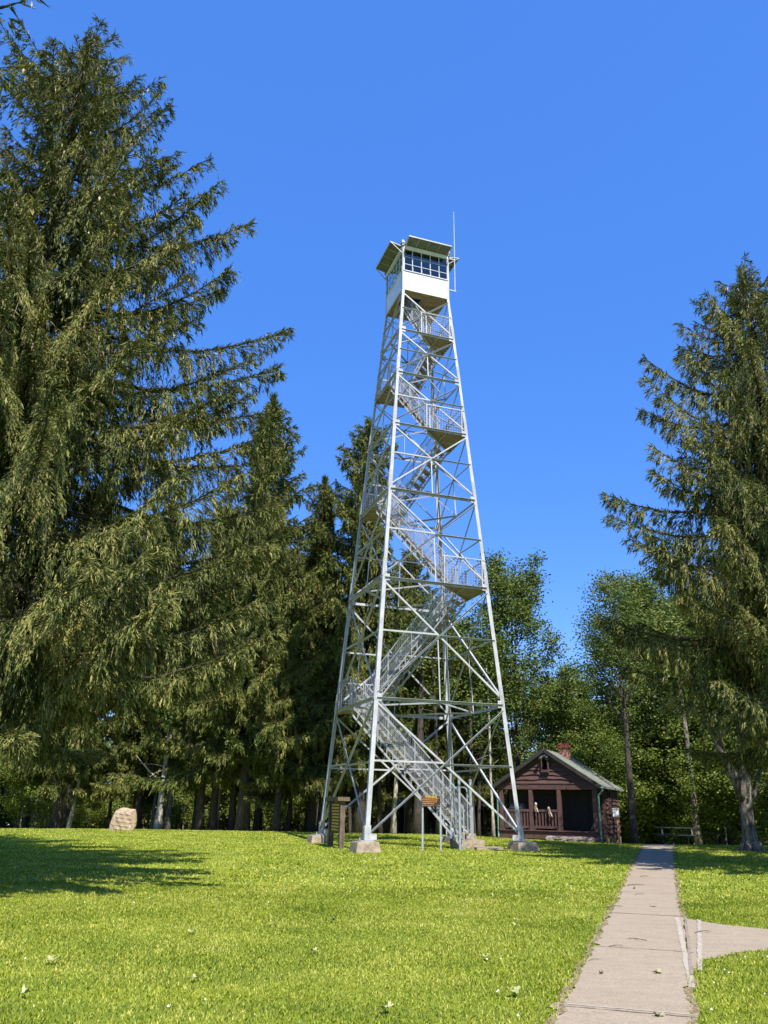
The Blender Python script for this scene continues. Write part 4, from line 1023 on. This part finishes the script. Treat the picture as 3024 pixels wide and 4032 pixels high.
# second leader of the big spruce's neighbour, just behind it
# ---- the right spruce
rx_, ry_ = 11.6, 22.0
tips = [(9.37, 22, 15.5), (9.4, 22, 14.6), (7.96, 22, 13.9), (7.54, 21, 12.7), (7.7, 21.5, 11.95), (7.4, 21, 10.4), (7.38, 21, 9.6), (6.44, 21.5, 9.3), (6.55, 20.5, 8.4), (6.4, 20.5, 7.4), (7.1, 20, 7.1), (5.96, 22, 5.6), (6.3, 21.5, 5.4), (7.5, 18.5, 7.0), (8.0, 18, 7.2), (7.7, 21, 6.2), (8.2, 22, 4.2), (7.0, 22.5, 4.6), (8.6, 18.0, 9.5), (9.0, 18.2, 11.5), (9.3, 18.6, 5.0), (8.7, 19.3, 4.9), (9.9, 19, 13.5), (9.6, 17.6, 6.4), (9.4, 17.8, 8.2), (10.3, 17.2, 9.6), (10.6, 17.0, 5.6), (8.3, 20.0, 5.8), (10.8, 17.6, 11.6), (10.9, 18.2, 13.6)]
arms = [(x - rx_, y - ry_, z + .4) for (x, y, z) in tips]
rsp, nf = spruce('norway_spruce', 8, 18.1, 4.4, 3.6, arms, dens=1.0, shoot=.155, width=.036, tr=.36, cones=1, droop=1.05, profile=.52); nfaces += nf
rsp.location = (rx_, ry_, gz1(rx_, ry_)); tag(rsp, 'tall dense spruce with several pointed tips on the right beside the path', 'spruce tree')
c = copy_tree(rsp); c.location = (16.9, 26.5, gz1(16.9, 26.5)); c.rotation_euler = (0, 0, 2.2); c.scale = (1.0, 1.0, 1.03)
tag(c, 'dark spruce filling the right edge behind the tall right hand spruce', 'spruce tree')
# spruce close on the left whose branch tip hangs into the top corner
nsp, nf = spruce('norway_spruce', 21, 19.0, 3.6, 9.0, [(3.75, .6, 14.5), (3.3, .9, 13.6)], dens=.4, shoot=.18, width=.055, tr=.34, cones=1, deadw=0); nfaces += nf
nsp.location = (-9.6, 9.4, gz1(-9.6, 9.4)); tag(nsp, 'spruce whose single branch tip reaches into the top left corner', 'spruce tree')

# ---- mid distance spruces
def place(o, x, y, rz, s, label, cat='spruce tree', group=None, dz=0):
    o.location = (x, y, gz1(x, y) + dz); o.rotation_euler = (0, 0, rz); o.scale = s if isinstance(s, tuple) else (s, s, s); tag(o, label, cat, group); return o
A, nf = spruce('conifer_tree', 31, 23.6, 5.4, 4.3, None, dens=.9, shoot=.26, width=.075, kb=3, foliage='spruce_far', tr=.30, cones=0, droop=.9, profile=.72, deadw=1); nfaces += nf
place(A, -6.6, 42, .4, (1, 1, 1), 'thin topped spruce rising behind the big spruce with bare upper stem', group='spruces behind the lawn')
B, nf = spruce('conifer_tree', 33, 22.6, 3.9, 4.3, None, dens=.9, shoot=.26, width=.075, kb=3, foliage='spruce_far', tr=.28, cones=0, droop=1.1, profile=.5, deadw=1); nfaces += nf
place(B, -1.0, 43, 1.1, (1, 1, 1), 'dense pointed spruce rising behind the left side of the tower', group='spruces behind the lawn')
SPR = 'broad green spruce in the grove between the big spruce and the tower'
for i, (src, x, y, rz, s) in enumerate([(B, -9.3, 44.5, 2.0, .78), (A, -3.6, 45, 3.1, .84), (B, 1.6, 46, .3, .70), (A, -12.9, 46, 5.0, .80), (B, -4.9, 41.5, 4.0, .62), (A, -16.3, 43.5, 1.9, .80), (B, -20.5, 46, 1.0, .85), (A, 3.6, 47, 1.7, .56), (B, -8.3, 43.2, 4.4, .70), (A, -3.4, 43.6, .9, .66)]):
    c = copy_tree(src); place(c, x, y, rz, s, SPR, group='spruces in the grove')
# ---- deciduous trees
D1, nf = decid('oak_tree', 41, 15.8, 4.5, 4.0, leaf=.19, nleaf=40, tr=.20, lim=15, blob=.36); nfaces += nf
place(D1, 8.0, 48, .3, (.82, .82, .99), 'tall airy oak rising above the cabin with sky through its top', 'oak tree')
D2, nf = decid('oak_tree', 43, 14.5, 3.4, 3.8, leaf=.19, nleaf=40, tr=.18, lim=14, blob=.4, thin=.95); nfaces += nf
place(D2, 14.9, 46.5, 1.3, (.84, .84, .98), 'oak with two rounded tops between the cabin and the right spruce', 'oak tree')
D3, nf = decid('maple_sapling', 47, 5.5, .7, 2.1, leaf=.16, nleaf=34, foliage='leaf_y', tr=.06, lim=12, blob=.33, up_el=.2, bark='bark_grey', lvl=(4, 3)); nfaces += nf
F_, nf = decid('oak_tree', 51, 13.2, 5.6, 3.3, leaf=.15, nleaf=20, tr=.24, lim=12, blob=.35); nfaces += nf
place(F_, 11.15, 37.6, 2.2, (.74, .74, .86), 'dark straight trunked oak standing just behind the cabin corner', 'oak tree')
BG = 'deciduous tree in the dense wood behind the lawn'
bgs = [(D1, 4.9, 52, 2.2, .80), (D2, 6.2, 55, 4.2, .80), (D1, 11.0, 54, 4.1, .62), (D2, 17.6, 50, 3.0, .95), (D1, 21, 52, .7, .95), (D2, 10.2, 46, 5.4, .56), (D1, 16.2, 45, 5.0, .60), (D2, 24.5, 50, 2.1, 1.0), (D1, 1.5, 66, 3.3, .85), (D2, -2.5, 69, 1.0, .85), (D1, -7, 68, 5.2, .9), (D2, -12, 68, 2.4, .95), (D1, -17, 67, .2, .95), (D2, -22, 54, 4.4, 1.0), (D1, -27, 52, 3.9, 1.05), (D2, 28, 55, .5, 1.05), (D1, 13.5, 58, 1.2, .72), (D2, 19.5, 60, 2.6, 1.1), (D1, 8.5, 61, 2.9, .8), (D2, 3, 63, 5.8, .95), (D1, -4, 72, 4.5, 1.0), (D2, -10, 73, .9, 1.1), (D1, -18, 72, 2.0, 1.1), (D2, 25, 63, 3.6, 1.1), (D1, 20.6, 43.5, 3.5, .8), (D2, 24.0, 42, 1.5, .85), (D1, 28, 45, 4.4, .9), (D2, -29, 58, 1.4, 1.1), (D1, -31, 49, 2.7, 1.0)]
for (src, x, y, rz, s) in bgs:
    c = copy_tree(src); place(c, x, y, rz, s, BG, 'tree', 'deciduous trees behind the lawn')
SAP = 'low leafy sapling growing at the edge of the wood'
saps = []
R = np.random.default_rng(77)
for i in range(46):
    x = -30 + 60 * (i + R.random()) / 46; y = (47 + 9 * R.random()) if x > 2 else 61 + 5 * R.random()
    if 0 < x < 9 and y < 60: y = 60 + 3 * R.random()
    saps.append((x, y, R.random() * 6, .55 + .6 * R.random()))
saps += [(12.2, 44, .5, .95), (14.6, 44.5, 1.5, 1.05), (16.6, 42.5, 2.5, 1.1), (17.8, 40.5, 4.5, 1.0), (10.6, 44, 3.2, .8), (19.2, 38.5, 5.2, 1.0), (15.4, 42.0, .3, .62), (18.4, 36.8, 1.1, .62), (21, 37, 1.9, 1.1), (-17.8, 43, .6, .62), (-15, 44.5, 2.6, .42), (-19.5, 41, 4.6, .66), (13.2, 46.5, 5.5, 1.25), (18, 45, 2.2, 1.35)]
place(D3, -13.3, 50, 0, .8, SAP, 'sapling', 'saplings at the wood edge')
for (x, y, rz, s) in saps:
    c = copy_tree(D3); place(c, x, y, rz, s, SAP, 'sapling', 'saplings at the wood edge')
# ---- the forked right hand tree with a thick mottled trunk
root = empty('forked_tree', (13.35, 31.0, gz1(13.35, 31))); tag(root, 'thick grey forked tree trunk at the right edge behind the lawn', 'tree')
wd = MB()
wd.tube([(0, 0, -.3), (0, 0, .1), (-.03, 0, .7), (-.02, 0, 1.6), (.05, 0, 2.2), (.2, .1, 3.6), (.4, .2, 6.0), (.5, .3, 9.0)], [.42, .30, .23, .22, .21, .17, .14, .06], 14)
wd.tube([(-.02, 0, 1.55), (-.30, -.05, 2.4), (-.62, -.1, 3.2), (-1.0, -.1, 4.2), (-1.5, 0, 6.0), (-1.8, 0, 8.0)], [.19, .17, .14, .12, .09, .03], 12)
wd.tube([(.12, 0, 1.5), (.32, 0, 1.9), (.7, .1, 2.7), (1.3, .2, 3.9)], [.12, .10, .08, .04], 10)
wd.tube([(-.62, -.1, 3.2), (-.9, -.5, 4.6), (-1.9, -.9, 5.4)], [.08, .06, .02], 8)
for k in range(7):
    a_ = k * .9 + .3; wd.tube([(.2 * cos(a_), .2 * sin(a_), .3), (.38 * cos(a_), .38 * sin(a_), .02), (.6 * cos(a_), .6 * sin(a_), -.15)], [.12, .10, .05], 8)
wd.build('trunk', M['bark_grey'], root, True)
R = np.random.default_rng(90); E = np.array([(.4, .2, 7), (.5, .3, 8.5), (-1.4, 0, 6.4), (-1.8, 0, 8.2), (1.3, .2, 4), (-1.9, -.9, 5.5), (1.8, .5, 6), (.2, 1.2, 7.5), (2.4, .3, 5), (-.3, -.7, 8.3), (3.0, .5, 7.5), (2.2, 0, 8.8)])
idx = np.repeat(np.arange(len(E)), 1400); P = E[idx] + R.normal(0, .85, (len(idx), 3)) * (1, 1, .7)
a_ = R.random(len(idx)) * 6.28; D = norm(np.stack([np.cos(a_), np.sin(a_), R.normal(-.2, .4, len(idx))], 1))
V, F = blades(P, D, .13 * (.7 + .6 * R.random(len(idx))), .085 * (.7 + .6 * R.random(len(idx))), R, False, .5); mesh_obj('crown', V, F, M['leaf'], root)

# ---- bare trunks standing in the grove: each a tree of its own
def trunk_tree(x, y, r, h, m, leanx, seed, label, group, stub=False):
    R = np.random.default_rng(seed); e_ = empty('grove_tree', (x, y, gz1(x, y))); tag(e_, label, 'tree', group)
    k = 8; zz = np.linspace(0, h, k); pts = np.stack([leanx * zz + np.cumsum(R.normal(0, .02, k)), np.cumsum(R.normal(0, .02, k)), zz], 1); pts[0, 2] = -.4
    rr = r * (1 - .45 * zz / h); rr[0] *= 1.7; rr[1] *= 1.02
    wd = MB(); wd.tube(pts, rr, 10)
    for i in range(5):
        z = h * (.35 + .6 * R.random()); p = np.array([np.interp(z, zz, pts[:, 0]), np.interp(z, zz, pts[:, 1]), z]); a_ = R.random() * 6.28; L = .5 + 1.2 * R.random()
        d = np.array([cos(a_), sin(a_), .3 * R.normal()]); wd.tube([p, p + d * L * .5, p + d * L + (0, 0, -.1)], [r * .2, r * .12, .01], 5, False)
    if stub: p = np.interp(3.0, zz, pts[:, 0]); wd.tube([(p, 0, 2.3), (p - .6, -.2, 2.7), (p - 1.1, -.3, 3.2), (p - 1.5, -.3, 3.6)], [.06, .05, .03, .012], 6)
    wd.build('trunk', M[m], e_, True)
    # crown high above
    E = np.stack([leanx * h + R.normal(0, 1.1, 26), R.normal(0, 1.1, 26), h + R.normal(.4, 1.1, 26)], 1); idx = np.repeat(np.arange(26), 110); tot = len(idx)
    P = E[idx] + R.normal(0, .38, (tot, 3)); a_ = R.random(tot) * 6.28; D = norm(np.stack([np.cos(a_), np.sin(a_), R.normal(-.2, .4, tot)], 1))
    V, F = blades(P, D, .16 * (.7 + .6 * R.random(tot)), .10 * (.7 + .6 * R.random(tot)), R, False, .5); mesh_obj('crown', V, F, M['leaf'], e_)
TL = [(-17.6, 44, .13, 7, 'bark_grey', .10, 'leaning grey trunked tree at the far left of the grove'), (-15.84, 44, .10, 7.5, 'bark_pale', .13, 'pale thin leaning trunk just left of the boulder'),
      (-11.29, 44, .17, 7, 'bark_pale', .04, 'pale mottled trunk with a broken bare side branch right of the boulder'), (-10.84, 44.4, .16, 7, 'bark_grey', .0, 'grey trunk touching the pale mottled trunk right of the boulder')]
for i, (x, y, r, h, m, ln, lab) in enumerate(TL): trunk_tree(x, y, r, h, m, ln, 200 + i, lab, None, i == 2)
GT = 'dark upright trunk among the grove trees behind the lawn'; GP = 'pale upright trunk among the grove trees behind the lawn'
for i, (x, r, m, y) in enumerate([(-16.19, .24, 'bark', 43.5), (-14.37, .09, 'bark', 46), (-9.32, .15, 'bark', 44), (-8.87, .17, 'bark', 43), (-8.42, .08, 'bark_pale', 45), (-7.4, .18, 'bark', 43.6), (-6.2, .18, 'bark', 44.4), (-4.62, .11, 'bark', 44), (-3.55, .14, 'bark', 44), (-3.15, .12, 'bark_grey', 46), (.08, .12, 'bark', 44), (.45, .15, 'bark', 45), (.75, .13, 'bark_pale', 44), (1.5, .09, 'bark_pale', 47), (1.98, .24, 'bark', 43), (3.11, .13, 'bark', 44), (4.9, .14, 'bark', 44.5), (5.35, .09, 'bark', 46), (6.0, .08, 'bark_pale', 45), (-12.6, .07, 'bark_pale', 48), (-13.4, .09, 'bark', 47), (-18.8, .12, 'bark', 46), (-21, .16, 'bark_grey', 45), (15.2, .15, 'bark_grey', 41.2), (17.0, .10, 'bark', 43), (-5.4, .08, 'bark_pale', 47), (-10.1, .08, 'bark', 47), (2.6, .1, 'bark', 47.5)]):
    dark = m == 'bark'; trunk_tree(x, y, r, 7 + (i % 4), m, .02 * ((i * 7) % 5 - 2), 300 + i, GT if dark else GP, 'dark trunks in the grove' if dark else 'pale trunks in the grove')

# ---- far woods: one mass of leaves behind everything
R = np.random.default_rng(99)
def woods(n, y0, y1, xw, h0, h1, leaf):
    ncl = n // 60; cx = (R.random(ncl) * 2 - 1) * xw; cy = y0 + (y1 - y0) * R.random(ncl); top = h0 + (h1 - h0) * (.5 + .5 * np.sin(cx * .23 + np.sin(cx * .07) * 3)); cz = gz(cx, cy) + top * R.random(ncl) ** .9
    idx = np.repeat(np.arange(ncl), 60); tot = len(idx); P = np.stack([cx, cy, cz], 1)[idx] + R.normal(0, .75, (tot, 3)) * (1, 1, .6)
    a_ = R.random(tot) * 6.28; D = norm(np.stack([np.cos(a_), np.sin(a_), R.normal(-.2, .4, tot)], 1))
    return blades(P, D, leaf * (.6 + .8 * R.random(tot)), leaf * .6 * (.7 + .6 * R.random(tot)), R, False, .5)
V, F = woods(240000, 72, 86, 62, 8, 12.5, .30); o = mesh_obj('far_woods', V, F, M['leaf']); tag(o, kind='stuff')
V, F = woods(150000, 63, 71, 45, 2.6, 6.5, .22); o = mesh_obj('undergrowth', V, F, M['leaf_y']); tag(o, kind='stuff')
wd = MB()
for i in range(150):
    x = -55 + 110 * R.random(); y = 60 + 22 * R.random(); z = gz1(x, y); wd.tube([(x, y, z - .3), (x + R.normal(0, .2), y, z + 5), (x + R.normal(0, .5), y, z + 11)], [.14, .11, .04], 6, False)
o = wd.build('far_woods', M['bark']); tag(o, kind='stuff')

# ------------------------------------------------------------------ light, sky, camera
SUN_AZ, SUN_EL = radians(22), radians(52)    # azimuth to the right of straight behind the camera
sd = Vector((sin(SUN_AZ) * cos(SUN_EL), -cos(SUN_AZ) * cos(SUN_EL), sin(SUN_EL)))
sl = bpy.data.lights.new('sun', 'SUN'); sl.energy = 4.8; sl.angle = radians(.53); sl.color = (1, .955, .88)
so = bpy.data.objects.new('sun', sl); COL.objects.link(so); so.rotation_euler = sd.to_track_quat('Z', 'Y').to_euler(); so.location = (20, -20, 60)
w = bpy.data.worlds.new('World'); SC.world = w; w.use_nodes = True; nt = w.node_tree
bg = nt.nodes['Background']; sky = nt.nodes.new('ShaderNodeTexSky'); sky.sky_type = 'NISHITA'; sky.sun_disc = False
sky.sun_elevation = SUN_EL; sky.sun_rotation = math.atan2(sd.x, sd.y); sky.altitude = 500; sky.air_density = 1.0; sky.dust_density = .25; sky.ozone_density = 2.4
hs = N(nt, 'ShaderNodeHueSaturation', Saturation=1.30, Value=1.17, Hue=.509)
nt.links.new(sky.outputs[0], hs.inputs['Color']); nt.links.new(mixc(nt, .62, hs.outputs[0], (.345, 1.08, 3.54)), bg.inputs[0]); bg.inputs[1].default_value = .15

cam = bpy.data.cameras.new('camera'); co_ = bpy.data.objects.new('camera', cam); COL.objects.link(co_); SC.camera = co_
cam.sensor_fit = 'VERTICAL'; cam.sensor_height = 36; cam.lens = 3162.8 / 4032 * 36; cam.clip_end = 3000
co_.matrix_world = Matrix.Translation((0, 0, .9489)) @ Matrix.Rotation(radians(90) + .3523, 4, 'X') @ Matrix.Rotation(.0176, 4, 'Z')
vs = SC.view_settings; vs.view_transform = 'Standard'; vs.look = 'None'; vs.exposure = .85; vs.gamma = 1
SC.cycles.max_bounces = 6; SC.cycles.transparent_max_bounces = 12; SC.cycles.use_denoising = True
